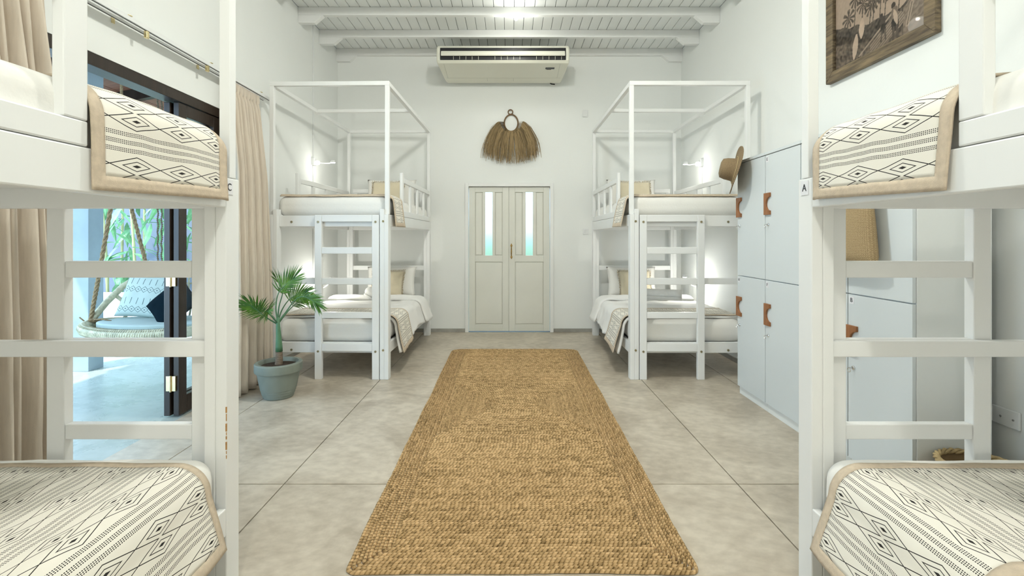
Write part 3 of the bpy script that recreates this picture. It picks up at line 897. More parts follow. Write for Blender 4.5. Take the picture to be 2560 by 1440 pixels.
def towel(c, axis, L, r, label):
    c = Vector(c); ax = Vector(axis).normalized(); a = ax.cross(Vector((0, 0, 1))).normalized(); b = Vector((0, 0, 1))
    m = MB(); turns = 3.2; n = 70
    def pr(t):
        ang = -PI / 2 + turns * 2 * PI * t
        rr = r * (.12 + .88 * t)
        return a * math.cos(ang) * rr + b * math.sin(ang) * rr
    m.grid(lambda i, j: c + ax * (L * (j - .5)) + pr(i) , n, 8)
    o = m.build('rolled_towel', towel_m, smooth=True, solid=.012, recalc=False)
    return tag(o, label, 'towel', 'rolled white towels')
towel((-1.60, 5.62, .675), (.45, -.85, 0), .42, .065, 'white towel roll on the bunk behind the potted palm')
towel((1.72, 5.55, .675), (.93, -.36, 0), .46, .065, 'white towel roll on the bunk behind the lockers')

# ------------------------------------------------------------------ reading lamps, boxes and conduits
def reading_lamp(x, y, z, s, label, head, power=1.0):
    t = tag(empty('reading_lamp', (x, y, z)), label, 'lamp', 'gooseneck reading lamps by the bunks')
    box('socket_box', (min(x, x + s * .035), y - .045, z - .045), (max(x, x + s * .035), y + .045, z + .045), plastic_m, t)
    MB().lathe([(.028, 0), (.03, s * .02), (.026, s * .045), (.012, s * .055)], (x + s * .035, y - .005, z - .012), 18, axis=0).build('plug_base', shade_m, t, smooth=True)
    hx = Vector(head); p0 = Vector((x + s * .085, y - .005, z - .012))
    mid_ = (p0 + hx) / 2 + Vector((0, 0, -.02)) + Vector((s * .05, 0, 0))
    pts = []
    for k in range(11):
        q = k / 10
        pts.append(p0 * (1 - q) ** 2 + mid_ * 2 * q * (1 - q) + (hx + Vector((0, 0, .012))) * q * q)
    MB().tube(pts, .006, 8).build('gooseneck', shade_m, t, smooth=True)
    MB().lathe([(.012, .034), (.026, .028), (.03, .004), (.03, 0)], hx, 18).build('lamp_head', plastic_m, t)
    MB().lathe([(.025, 0), (.025, -.003)], hx - Vector((0, 0, .0005)), 18).build('lens', led_m, t)
    l = bpy.data.lights.new('lens_light', 'POINT'); l.energy = READ_W * power; l.color = (1, .99, .92); l.shadow_soft_size = .03
    o = bpy.data.objects.new('lens_light', l); COL.objects.link(o); o.location = hx + Vector((0, 0, -.05))
reading_lamp(XL, 5.93, 2.255, 1, 'lit gooseneck lamp on the left wall above the upper bunk', (-2.17, 5.90, 2.24))
reading_lamp(XR, 6.03, 2.255, -1, 'lit gooseneck lamp on the right wall above the upper bunk', (2.16, 5.98, 2.23))
reading_lamp(XL, 5.90, .70, 1, 'lit gooseneck lamp on the left wall by the lower bunk', (-2.17, 5.86, .82), 3.6)
reading_lamp(XR, 6.0, .72, -1, 'lit gooseneck lamp on the right wall by the lower bunk', (2.14, 5.95, .84), 3.6)
reading_lamp(XL, .10, .70, 1, 'added unseen gooseneck lamp that lights the near left ladder from the lower bunk', (-2.17, .13, .95), 3.1)  # added out of view to brighten the near left ladder
reading_lamp(XR, .10, .70, -1, 'added unseen gooseneck lamp that lights the near right ladder from the lower bunk', (2.14, .13, .95), 3.1)  # likewise added out of view, for the near right ladder
def conduit(label, x, y, z0, z1, s):
    m = MB().box((min(x, x + s * .016), y - .008, z0), (max(x, x + s * .016), y + .008, z1)); o = m.build('cable_conduit', plastic_m, bevel=.003)
    tag(o, label, 'conduit', 'white wall conduits')
conduit('white cable conduit running down the left wall from the ceiling to the lamp', XL, 5.93, 2.302, ZC - .001, 1)
conduit('white cable conduit below the lamp on the left wall behind the bunk', XL, 5.93, .75, 2.208, 1)
conduit('white cable conduit below the lamp on the right wall behind the bunk', XR, 6.03, .77, 2.208, -1)

# ------------------------------------------------------------------ lockers along the right wall
carcass_m = mat('white_board', (0.86, 0.88, 0.86), 0.5, 0.01, 1.0)
LX, LZ = 1.93, 1.97
edges = [4.12, 3.67, 3.22, 2.77, 2.32]
names = [('G', 'H'), ('E', 'F'), ('C', 'D'), ('A', 'B')]
labs = ['white locker column at the far end, with the hat on its corner', 'white locker column lettered E and F, next to the straw hat', 'white locker column lettered C, half hidden by the near bunk post', 'white locker column lettered B, seen through the near right ladder']
hsrc = None
for k in range(4):
    y1, y0 = edges[k], edges[k + 1]
    t = tag(empty('locker', (2.12, (y0 + y1) / 2, 0)), labs[k], 'locker', 'white lockers along the right wall')
    m = MB().box((LX + .02, y0 + .001, .0), (2.31, y1 - .001, LZ - .022)); m.build('body', carcass_m, t, bevel=.002)
    box('top_board', (LX - .004, y0 + .001, LZ - .0215), (2.31, y1 - .001, LZ), locker_m, t, bevel=.002)
    for (z0, z1, ch) in ((1.006, LZ - .026, names[k][0]), (.07, 1.0, names[k][1])):
        dx = (0, .0, 0, 0)[k]
        d = box('door', (LX + dx, y0 + .004, z0), (LX + .019, y1 - .004, z1), locker_m, t, bevel=.002)
        # wooden pull with a half-round scoop
        hz = z0 + (.57 if ch in 'GECA' else .675) ; hh = .082; yf = y1 - .002; wd = .082
        poly = [(yf, hz - hh), (yf, hz + hh), (yf - wd, hz + hh), (yf - wd, hz + .052)]
        for q in range(1, 10):
            a = PI / 2 - PI * q / 10
            poly.append((yf - wd + .052 * math.cos(a), hz + .052 * math.sin(a)))
        poly += [(yf - wd, hz - .052), (yf - wd, hz - hh)]
        m = MB().prism(poly, 0, LX - .014, LX - .0005); m.build('pull', teak_m, d, bevel=.002)['label'] = 'brown wooden pull with a half-round cutout'
        lz = hz - .155; ly = y1 - .05
        m = MB().lathe([(.012, 0), (.012, -.006), (.008, -.009)], (LX, ly, lz), 16, axis=0); m.build('lock', steel_m, d)
        m = MB().box((LX - .026, ly - .002, lz - .004), (LX - .008, ly + .002, lz + .004))
        m.tube([(LX - .028, ly + .012 * math.cos(a), lz - .012 + .012 * math.sin(a)) for a in [2 * PI * q / 12 for q in range(12)]], .0018, 6, closed=True); m.build('key', steel_m, d)
        pz, py = z1 - .032, y1 - .032
        box('letter_card', (LX - .0012, py - .019, pz - .021), (LX - .0002, py + .019, pz + .021), card_m, d, bevel=0)
        letter(ch, .034, (LX - .002, py, pz), (0, -1, 0), (0, 0, 1), ink_m, d)
# hat on the far locker's corner: crown towards the aisle, brim against the door
def hat(name, c, axis, label, br=.20, cr=.088, ch=.115, mt=hatweave_m):
    ax = Vector(axis).normalized(); a = ax.cross(Vector((0, 1, 0))).normalized(); b = ax.cross(a)
    prof = [(.0, ch), (cr * .55, ch * .99), (cr * .86, ch * .9), (cr * .98, ch * .6), (cr * 1.04, ch * .15), (cr * 1.15, .0), (cr * 1.5, -.008), (br * .85, -.012), (br, -.008)]
    m = MB(); n = 40; P_ = len(prof) - 1
    def fn(i, j):
        f = j * P_; k = min(P_ - 1, int(f)); q = f - k
        r = prof[k][0] * (1 - q) + prof[k + 1][0] * q; h = prof[k][1] * (1 - q) + prof[k + 1][1] * q
        ang = 2 * PI * i
        if r > cr * 1.2: h += .012 * math.sin(2 * ang + .6) * (r - cr) / (br - cr)
        return Vector(c) + a * (r * math.cos(ang)) + b * (r * math.sin(ang)) + ax * h
    m.grid(fn, n, 32, lambda i, j: (i * .55, j * .33))
    o = m.build(name, mt, smooth=True, weld=True, solid=.005)
    tag(o, label, 'hat')
    m = MB(); m.tube([fn(i / 40, 5.2 / P_) + ax * .004 + (fn(i / 40, 5.2 / P_) - Vector(c)).normalized() * .004 for i in range(40)], .0025, 6, closed=True)
    m.build('hat_band', mat('straw_cord', (.6, .48, .26), .8), o, smooth=True)
    return o
hat('straw_hat', (1.862, 4.02, 1.885), (-.94, .31, .21), 'brown straw hat hanging on the top corner of the far locker')
# plaited bag on the near locker
m = MB()
def bag(sg):
    def g(a, b):
        y = 2.69 + (a - .5) * (.36 + .10 * (1 - b)); z = 1.165 + .47 * b
        th = .055 * max(0, (1 - (2 * a - 1) ** 4)) ** .6 * (1 - b ** 3 * .7) * max(0, min(1, b * 8)) ** .5
        return (1.866 - sg * th, y, z)
    return g
for sg in (-1, 1): m.grid(bag(sg), 24, 24, lambda a, b: (a * .46, b * .47))
bg_ = m.build('straw_bag', bagweave_m, smooth=True, weld=True)
tag(bg_, 'plaited straw bag on the locker behind the near right ladder', 'bag')
MB().tube([(1.866, 2.62, 1.62), (1.885, 2.63, 1.72), (1.893, 2.69, 1.76), (1.885, 2.75, 1.72), (1.866, 2.76, 1.62)], .006, 8).build('handle', rope_m, bg_, smooth=True)
# basket behind the near right bunk
bk = tag(empty('woven_basket', (2.10, 2.17, 0)), 'low woven basket beside the end of the lockers', 'basket')
MB().lathe([(.10, 0), (.125, .1), (.145, .22), (.15, .30), (.14, .30), (.135, .22), (.1, .02), (.02, .015)], (2.10, 2.165, 0), 28).build('bowl', bagweave_m, bk, smooth=True)
m = MB()
for k in range(3):
    ph = k * 2 * PI / 3
    m.tube([(2.10 + (.146 + .008 * math.cos(a * 9 + ph)) * math.cos(a), 2.165 + (.146 + .008 * math.cos(a * 9 + ph)) * math.sin(a), .303 + .008 * math.sin(a * 9 + ph)) for a in [2 * PI * q / 72 for q in range(72)]], .007, 6, closed=True)
m.build('braided_rim', mat('straw_rim', (.6, .44, .22), .8, .15, 40), bk, smooth=True)
# sockets on the right wall
so = tag(empty('wall_socket', (XR, 2.32, .46)), 'white double wall socket behind the near right bunk', 'socket')
box('plate', (XR - .014, 2.262, .415), (XR - .001, 2.40, .50), plastic_m, so, bevel=.004)
box('module', (XR - .02, 2.385, .42), (XR - .014, 2.396, .495), plastic_m, so, bevel=.002)
for y in (2.285, 2.345): MB().lathe([(.005, 0), (.005, -.003)], (XR - .014, y, .458), 10, axis=0).build('screw', steel_m, so)

# ------------------------------------------------------------------ framed photograph on the right wall
fy0, fy1, fz0, fz1 = 2.68, 3.61, 2.462, 3.16
pf = tag(empty('framed_photo', (XR, (fy0 + fy1) / 2, fz0)), 'sepia beach photograph in a weathered timber frame on the right wall', 'picture')
fwid = .075; fx0, fx1 = XR - .04, XR - .002
def rail(poly): MB().prism(poly, 0, fx0, fx1).build('frame_rail', framewood_m, pf, bevel=.004)
rail([(fy0, fz0), (fy1, fz0), (fy1 - fwid, fz0 + fwid), (fy0 + fwid, fz0 + fwid)])
rail([(fy0, fz1), (fy0 + fwid, fz1 - fwid), (fy1 - fwid, fz1 - fwid), (fy1, fz1)])
rail([(fy0, fz0), (fy0 + fwid, fz0 + fwid), (fy0 + fwid, fz1 - fwid), (fy0, fz1)])
rail([(fy1, fz0), (fy1, fz1), (fy1 - fwid, fz1 - fwid), (fy1 - fwid, fz0 + fwid)])
# the print itself: flat sepia picture painted as point colours
PA0, PA1, PB0, PB1 = fy1 - fwid, fy0 + fwid, fz0 + fwid, fz1 - fwid
def seg_d(p, a, b):
    ax, ay = a; bx, by = b; px, py = p
    dx, dy = bx - ax, by - ay; L = dx * dx + dy * dy
    t = max(0, min(1, ((px - ax) * dx + (py - ay) * dy) / L)) if L else 0
    return math.hypot(px - ax - t * dx, py - ay - t * dy), t
palms = [(3.262, 2.90, .26), (3.19, 2.85, .2), (3.16, 2.88, .22), (3.10, 2.93, .26), (3.06, 2.88, .24), (2.95, 2.86, .2), (3.40, 2.86, .2), (3.33, 2.97, .3)]
def sepia(y, h):
    L = .74 + .1 * (h - 2.9) + .03 * noise.noise(Vector((y * 6, h * 6, 1)))
    n = noise.noise(Vector((y * 45, h * 45, 0))) ; n2 = noise.noise(Vector((y * 14, h * 14, 5)))
    gl = 2.735 + .05 * (y - 3.1) + .015 * n2
    if y > 3.2: gl += (y - 3.2) * .25
    if y < 2.95: gl += (2.95 - y) * .55
    for (py, ph, hl) in palms:
        d, t = seg_d((y, h), (py, ph), (py + .02, gl - .05))
        if d < .004: L = .25
        dy, dh = y - py, h - ph; r = math.hypot(dy, dh)
        if r < .065:
            a = math.atan2(dh + r * r * 5, dy)
            if abs(math.sin(a * 4.5 + py * 40)) > .35 + r * 6: L = min(L, .22 + .14 * n + r * 1.5)
    if h < gl: L = .22 + .16 * n + .1 * n2 if h > gl - .12 else .33 + .2 * n + .1 * n2
    if y < 2.93 and h < gl - .02: L = .38 + .25 * abs(math.sin((h * 1.2 + y * .5) * 70 + n * 2)) * .6
    d, t = seg_d((y, h), (3.30, 2.56), (3.0, 2.73))
    if d < .006: L = .66
    d, t = seg_d((y, h), (3.20, 2.54), (2.97, 2.66))
    if d < .05 and y < 3.2: L = .3 + .3 * abs(math.sin((h + y * .6) * 160))
    # boards
    for (a, b, w) in (((3.35, 2.562), (3.325, 2.715), .026), ((3.28, 2.68), (3.272, 2.80), .026)):
        d, t = seg_d((y, h), a, b)
        if d < w * (math.sin(PI * (.06 + .88 * t)) ** .7): L = .84 + .05 * n2
    d, t = seg_d((y, h), (2.90, 2.60), (2.865, 2.72))
    if d < .012: L = .7 if d > .004 else .35
    # two people seen from behind
    for (py, top, sc) in ((3.005, 2.765, 1.0), (3.10, 2.745, .72)):
        if math.hypot((y - py) / .8, h - top) < .021 * sc: L = .16
        dd, t = seg_d((y, h), (py - .01, top - .035 * sc), (py - .012, top - .10 * sc))
        if dd < .026 * sc: L = .42 if sc == 1 else .2
        dd, t = seg_d((y, h), (py - .012, top - .105 * sc), (py - .014, top - .135 * sc))
        if dd < .028 * sc: L = .12
        for e in (-.012, .012):
            dd, t = seg_d((y, h), (py - .014 + e, top - .14 * sc), (py - .014 + e * 1.6, top - .225 * sc))
            if dd < .009 * sc: L = .27
    d, t = seg_d((y, h), (3.0, 2.735), (2.975, 2.64))
    if d < .016 * (math.sin(PI * (.1 + .8 * t))): L = .78
    L = max(.05, min(.95, L + .05 * n)) ** 1.45
    return (L * .88, L * .67, L * .50)
m = MB(); NA, NB = 230, 150
idx = m.grid(lambda a, b: (XR - .012, PA0 + (PA1 - PA0) * a, PB0 + (PB1 - PB0) * b), NA, NB)
for i in range(NA + 1):
    for j in range(NB + 1):
        m.col[idx[i][j]] = sepia(PA0 + (PA1 - PA0) * i / NA, PB0 + (PB1 - PB0) * j / NB)
m.build('print', print_m, pf)
box('glazing', (XR - .024, PA1 - .004, PB0 - .004), (XR - .021, PA0 + .004, PB1 + .004), glass_m, pf, bevel=0)

# ------------------------------------------------------------------ folding glass door in the opening
d2 = empty('door_2', (XL - .06, (OY0 + OY1) / 2, 0)); struct(d2, 'dark timber folding glass door opened to the patio')
m = MB(); m.box((XL - .13, OY0, OZ - .075), (XL - .005, OY1, OZ)).box((XL - .13, OY1 - .05, 0), (XL - .005, OY1, OZ - .075)).box((XL - .13, OY0, 0), (XL - .005, OY0 + .05, OZ - .075))
m.build('door_frame', darkwood_m, d2, bevel=.004)
def fold_leaf(x0, x1, y0, y1):
    m = MB(); st = .085
    z0, z1 = .012, OZ - .08
    m.box((x0, y0, z0), (x1, y0 + st, z1)).box((x0, y1 - st, z0), (x1, y1, z1)).box((x0, y0 + st, z0), (x1, y1 - st, z0 + .13)).box((x0, y0 + st, z1 - .09), (x1, y1 - st, z1))
    lf = m.build('door_leaf', darkwood_m, d2, bevel=.004)
    box('glass_pane', ((x0 + x1) / 2 - .003, y0 + st - .005, z0 + .125), ((x0 + x1) / 2 + .003, y1 - st + .005, z1 - .085), glass_m, lf, bevel=0)
    return lf
l1 = fold_leaf(XL - .055, XL - .012, 3.56, 4.06)
l2 = fold_leaf(XL - .118, XL - .072, 3.55, 4.05)
for z in (.25, 1.02, 1.9):
    m = MB().box((XL - .10, 3.546, z - .055), (XL - .03, 3.5605, z + .055)); m.tube([(XL - .0635, 3.543, z - .06), (XL - .0635, 3.543, z + .06)], .007, 8)
    h = m.build('hinge', gold_m, l1, bevel=.001); h['label'] = 'brass hinge'
# curtain track
tr = tag(empty('curtain_track', (XL + .05, 3.2, 2.63)), 'white double curtain track above the patio opening', 'curtain track')
for x in (XL + .045, XL + .10):
    box('rail', (x - .012, 1.2, 2.645), (x + .012, 4.66, 2.672), plastic_m, tr, bevel=.002)
    box('rail_slot', (x - .003, 1.2, 2.643), (x + .003, 4.66, 2.646), black_m, tr, bevel=0)
for y in (1.6, 2.25, 2.95, 3.75, 4.5):
    MB().box((XL + .001, y - .012, 2.673), (XL + .115, y + .012, 2.679)).box((XL + .001, y - .012, 2.63), (XL + .006, y + .012, 2.673)).build('bracket', gold_m, tr, bevel=.001)
for y in (3.1, 3.72): MB().box((XL + .085, y - .012, 2.60), (XL + .105, y + .012, 2.645)).build('glider', gold_m, tr, bevel=.002)

def curtain(y0, y1, n, label, seed, splay):
    """gathered curtain hanging from the track; pleats run in the wall direction"""
    m = MB(); NY, NZ = n * 10, 40; H = 2.635
    def fn(a, b):
        z = .012 + (H - .012) * b
        t = 1 - b                                         # 0 at the heading
        yc = y0 + (y1 - y0) * a
        yc += splay * (a - .35) * min(1, t * 1.6)
        ph = a * n * 2 * PI
        amp = .022 + .058 * min(1, t * 3.5)
        if t < .05: ph *= 2; amp = .016
        wob = noise.noise(Vector((a * 7 + seed, t * 1.1, seed)))
        x = XL + .085 + amp * math.sin(ph + wob * 1.6) + .02 * wob * t + .045 * min(1, t * 1.4)
        yy = yc + .018 * math.cos(ph * .5 + seed) * min(1, t * 4) + .02 * wob * t
        return (max(x, XL + .012), yy, z)
    m.grid(fn, NY, NZ)
    o = m.build('curtain', curtain_m, smooth=True, solid=.003)
    tag(o, label, 'curtain', 'oatmeal linen curtains at the patio opening')
curtain(4.02, 4.50, 9, 'oatmeal linen curtain gathered behind the potted palm', 2.0, .10)
curtain(1.75, 2.42, 11, 'oatmeal linen curtain gathered at the left edge behind the near bunk', 5.0, .06)

# ------------------------------------------------------------------ rug of braided seagrass
rug = tag(empty('braided_rug', (.04, 3.8, 0)), 'long braided seagrass rug on the concrete floor', 'rug')
RC = Vector((.045, 3.80)); RHX, RHY = .752, 1.905; BRD = .0175
def warp(x, y):
    t = (y - 1.9) / 3.8
    sx = .06 * math.sin(t * PI * 1.0) * 0
    x2 = x + .012 * noise.noise(Vector((y * 1.7, 0, 3))) + .02 * (t - .5) * (0) 
    x2 *= 1 + .045 * (t - .5)
    return x2, y + .008 * noise.noise(Vector((x * 2.2, 7, 1)))
def braid(pts, closed, name='braid'):
    """a flat plait along a polyline: low arched section with bumps"""
    P2 = []
    m_ = len(pts); segs = m_ if closed else m_ - 1
    for i in range(segs):
        a = Vector(pts[i]); b = Vector(pts[(i + 1) % m_]); L = (b - a).length
        n = max(1, int(L / .021))
        jit = random.uniform(-.4, .4)
        for k in range(n): P2.append(a + (b - a) * (max(0, k + (jit if k else 0)) / n))
    if not closed: P2.append(Vector(pts[-1]))
    mm = MB(); rings = []; N = len(P2); run = 0.0; off = random.random() * 9
    for i, p in enumerate(P2):
        if closed: d = P2[(i + 1) % N] - P2[i - 1]
        else: d = P2[min(i + 1, N - 1)] - P2[max(i - 1, 0)]
        d.normalize(); nrm = Vector((-d.y, d.x))
        if i: run += (P2[i] - P2[i - 1]).length
        jz = random.uniform(-.0012, .0016); jw = random.uniform(-.0012, .0012)
        ring = []
        for k, (w, h) in enumerate(((-.5, .003), (-.34, .0105), (0, .0135), (.34, .0105), (.5, .003))):
            q = p + nrm * (w * BRD * 1.02 + jw)
            x, y = warp(q.x, q.y)
            ring.append(mm.pt((x + RC.x, y + RC.y, max(.002, h + jz * (k in (1, 2, 3))))))
        rings.append((ring, run + off))
    cnt = N if closed else N - 1
    cs = (0, .2, .5, .8, 1)
    for i in range(cnt):
        (A, la), (B, lb) = rings[i], rings[(i + 1) % N]
        if lb < la: lb = la + .02
        for k in range(4):
            mm.face((A[k], A[k + 1], B[k + 1], B[k]), ((la, cs[k]), (la, cs[k + 1]), (lb, cs[k + 1]), (lb, cs[k])))
    mm.build(name, rug_m, rug, smooth=True, recalc=False)
def rrect(hx, hy, r, n=5, rn=None):
    out = []; r = min(r, hx, hy); rn = r if rn is None else min(rn, hx, hy)
    for cx_, cy_, a0, r in ((hx - rn, -hy + rn, -PI / 2, rn), (hx - r, hy - r, 0, r), (-hx + r, hy - r, PI / 2, r), (-hx + rn, -hy + rn, PI, rn)):
        for k in range(n + 1):
            a = a0 + PI / 2 * k / n
            out.append((cx_ + r * math.cos(a), cy_ + r * math.sin(a)))
    return out
NBORD = 10
for k in range(NBORD):
    braid(rrect(RHX - BRD * (k + .5), RHY - BRD * (k + .5), .10 - .006 * k, rn=.035 - .002 * k), True)
ihx, ihy = RHX - BRD * NBORD, RHY - BRD * NBORD
nm = int(ihx / BRD) - 10
med = 0
hx = ihx - BRD / 2; hy = hx * 1.02
top = hy + BRD / 2
while hy > BRD * .5 and hx > .15:
    braid(rrect(hx, hy, .03), True); hx -= BRD * .72 ; hy -= BRD
    med += 1
braid([(-hx, 0), (hx, 0)], False)
y = top + BRD / 2
while y < ihy:
    for sg in (-1, 1): braid([(-ihx, sg * y), (ihx, sg * y)], False)
    y += BRD
box('backing', (RC.x - RHX * .9, RC.y - RHY + .08, .0005), (RC.x + RHX * .9, RC.y + RHY - .08, .004), cane_m, rug, bevel=0)

# ------------------------------------------------------------------ potted palm
px_, py_ = -1.935, 4.03
pl = tag(empty('potted_palm', (px_, py_, 0)), 'small green palm in a grey-green stoneware pot by the curtain', 'potted plant')
prof = [(.112, 0), (.118, .008), (.121, .03), (.127, .032), (.129, .05), (.133, .052), (.135, .07), (.139, .072), (.163, .20), (.167, .213), (.180, .216), (.184, .224), (.184, .283), (.178, .290), (.155, .290), (.150, .282), (.145, .24), (.0, .238)]
MB().lathe(prof[:-1], (px_, py_, 0), 48).build('pot', pot_m, pl, smooth=True).data.set_sharp_from_angle(angle=math.radians(28))
m = MB(); m.lathe([(.148, .236), (.148, .258), (.10, .266), (.03, .270)], (px_, py_, 0), 30); m.build('soil', soil_m, pl)
pts, rad = [], []
for k in range(22):
    q = k / 21; pts.append((px_ + .004 * math.sin(q * 3), py_, .26 + .12 * q)); rad.append(.030 - .004 * q + .002 * (k % 2))
MB().tube(pts, rad, 14).build('trunk', trunk_m, pl, smooth=True)
MB().tube([(px_ + .004, py_, .375), (px_ + .003, py_, .42), (px_, py_, .50), (px_ - .004, py_, .58), (px_ - .006, py_, .66)], [.029, .027, .021, .018, .012], 14).build('crownshaft', shaft_m, pl, smooth=True)
CX, CZ = px_ - .005, .62
def Z2(X, Y, dy):      # offsets from the crown, metres
    return Vector((CX + (X - 560) * .000575, py_ + dy, CZ - (Y - 900) * .000575))
def frond(rach, lens, start, twist, a0=68, a1=14, droop=.05, width=.0050, n=24, seed=0):
    lens *= 1.22; n = int(n * .8)
    rach = [Vector(r) for r in rach]
    def at(t):
        f = t * (len(rach) - 1); k = min(len(rach) - 2, int(f)); q = f - k
        p0 = rach[max(0, k - 1)]; p1 = rach[k]; p2 = rach[k + 1]; p3 = rach[min(len(rach) - 1, k + 2)]
        return .5 * ((2 * p1) + (p2 - p0) * q + (2 * p0 - 5 * p1 + 4 * p2 - p3) * q * q + (3 * p1 - p0 - 3 * p2 + p3) * q ** 3)
    fr = MB().tube([at(k / 20) for k in range(21)], [.0068 - .0054 * k / 20 for k in range(21)], 7).build('frond', shaft_m, pl, smooth=True)
    mm = MB(); rnd = random.Random(seed)
    for k in range(n):
        w01 = (k + .5) / n
        t = start + (1 - start) * w01
        p = at(t); tan = (at(min(1, t + .02)) - at(max(0, t - .02))).normalized()
        sd = tan.cross(Vector((0, 0, 1)))
        if sd.length < .05: sd = Vector((1, 0, 0))
        sd.normalize(); sd = Matrix.Rotation(math.radians(twist), 3, tan) @ sd
        up = sd.cross(tan).normalized()
        for sg in (-1, 1):
            L = lens * (.55 + .5 * math.sin(PI * (.12 + .75 * w01))) * rnd.uniform(.88, 1.1)
            al = math.radians(a0 + (a1 - a0) * w01 ** .8 + rnd.uniform(-5, 5))
            dirn = (tan * math.cos(al) + sd * sg * math.sin(al) + up * rnd.uniform(.05, .2)).normalized()
            prev = None; pos = p.copy(); ns = 6
            for i in range(ns + 1):
                q = i / ns
                w = width * (.5 + .5 * min(1, q / .3)) * (1 if q < .5 else max(.04, 1 - ((q - .5) / .5) ** 1.4))
                wv = dirn.cross(up).normalized(); fold = up * w * .4
                ids = (mm.pt(pos - wv * w + fold), mm.pt(pos), mm.pt(pos + wv * w + fold))
                if prev:
                    mm.face((prev[0], prev[1], ids[1], ids[0])); mm.face((prev[1], prev[2], ids[2], ids[1]))
                prev = ids
                dirn = (dirn + Vector((0, 0, -droop * (.3 + q)))).normalized()
                pos = pos + dirn * (L / ns)
    mm.build('leaflets', leaf_m, fr, recalc=False)
frond([Z2(560, 900, 0), Z2(546, 700, -.02), Z2(590, 480, -.03), Z2(690, 350, -.01), Z2(790, 270, .0)], .125, .52, 65, seed=1, droop=.0)
frond([Z2(565, 900, 0), Z2(660, 760, .02), Z2(780, 600, .02), Z2(930, 530, -.02), Z2(1090, 570, -.06), Z2(1200, 640, -.09)], .115, .42, 55, a0=50, seed=2, n=30, droop=.04)
frond([Z2(555, 900, 0), Z2(548, 690, .03), Z2(575, 500, .06), Z2(530, 390, .09), Z2(450, 320, .11)], .125, .48, 60, seed=3, droop=.03)
frond([Z2(552, 930, 0), Z2(480, 850, -.05), Z2(430, 760, -.11), Z2(385, 670, -.16), Z2(320, 590, -.20)], .12, .45, 40, a0=80, seed=4, n=26, droop=.10)
frond([Z2(552, 930, 0), Z2(460, 820, .02), Z2(320, 740, .02), Z2(200, 705, .0), Z2(110, 700, -.03)], .085, .5, 50, seed=5, droop=.03)
frond([Z2(568, 920, 0), Z2(610, 800, .08), Z2(680, 690, .15), Z2(780, 620, .21), Z2(880, 620, .25)], .085, .45, 50, seed=6, droop=.12)
frond([Z2(556, 920, 0), Z2(540, 800, -.08), Z2(545, 720, -.16), Z2(590, 690, -.21), Z2(640, 700, -.25)], .115, .42, 55, a0=85, seed=7, n=26, droop=.10)
frond([Z2(560, 900, 0), Z2(575, 740, .05), Z2(640, 600, .10), Z2(740, 520, .14), Z2(830, 500, .17)], .10, .48, 60, seed=8, droop=.04)

# ------------------------------------------------------------------ the patio outside
struct(box('floor_patio', (-14, -2, -.08), (XL - .2, 14, -.012), patio_m, bevel=0), 'grey-green cement patio floor outside the opening')
struct(box('door_threshold', (XL - .2, OY0, -.03), (XL, OY1, -.002), patio_m, bevel=0))
o = box('patio_column', (-4.52, 4.82, -.012), (-4.21, 5.0, 3.2), column_m, bevel=.004); struct(o, 'grey cement column on the patio'); o.name = 'column_1'
struct(MB().box((-12, 9.2, -.05), (XL - .2, 9.4, 2.9)).build('wall_garden', gardenwall_m), 'blue-grey garden wall behind the bamboo')
struct(MB().box((-12, 7.6, -.02), (XL - .25, 7.75, .45)).build('wall_planter', planter_m), 'low white planter wall in front of the bamboo')
# patio roof of red-brown boards on dark rafters
rf = empty('roof_patio', (-3.7, 3.8, 2.8)); struct(rf, 'timber patio roof with dark rafters')
def rz(x): return 3.35 + (x + 2.63) * .20
src = None
for k in range(16):
    x0 = -5.05 + k * .15
    m = MB(); a, b = x0 + .004, x0 + .146
    i = [m.pt((x, y, rz(x) + dz)) for dz in (0, .03) for x, y in ((a, 1.0), (b, 1.0), (b, 7.0), (a, 7.0))]
    for f in ((0, 1, 2, 3), (7, 6, 5, 4), (0, 1, 5, 4), (1, 2, 6, 5), (2, 3, 7, 6), (3, 0, 4, 7)): m.face([i[q] for q in f])
    m.build('roof_board', roofwood_m, rf)
for k in range(6):
    y = 1.5 + k * 1.0
    m = MB(); i = [m.pt((x, yy, rz(x) + dz)) for dz in (-.13, -.002) for x, yy in ((-5.05, y), (XL - .21, y), (XL - .21, y + .07), (-5.05, y + .07))]
    for f in ((0, 1, 2, 3), (7, 6, 5, 4), (0, 1, 5, 4), (1, 2, 6, 5), (2, 3, 7, 6), (3, 0, 4, 7)): m.face([i[q] for q in f])
    m.build('rafter', darkwood_m, rf)
for x in (-3.45, -4.35): box('purlin', (x, 1.0, rz(x) - .20), (x + .06, 7.0, rz(x) - .131), orange_m, rf, bevel=.003)

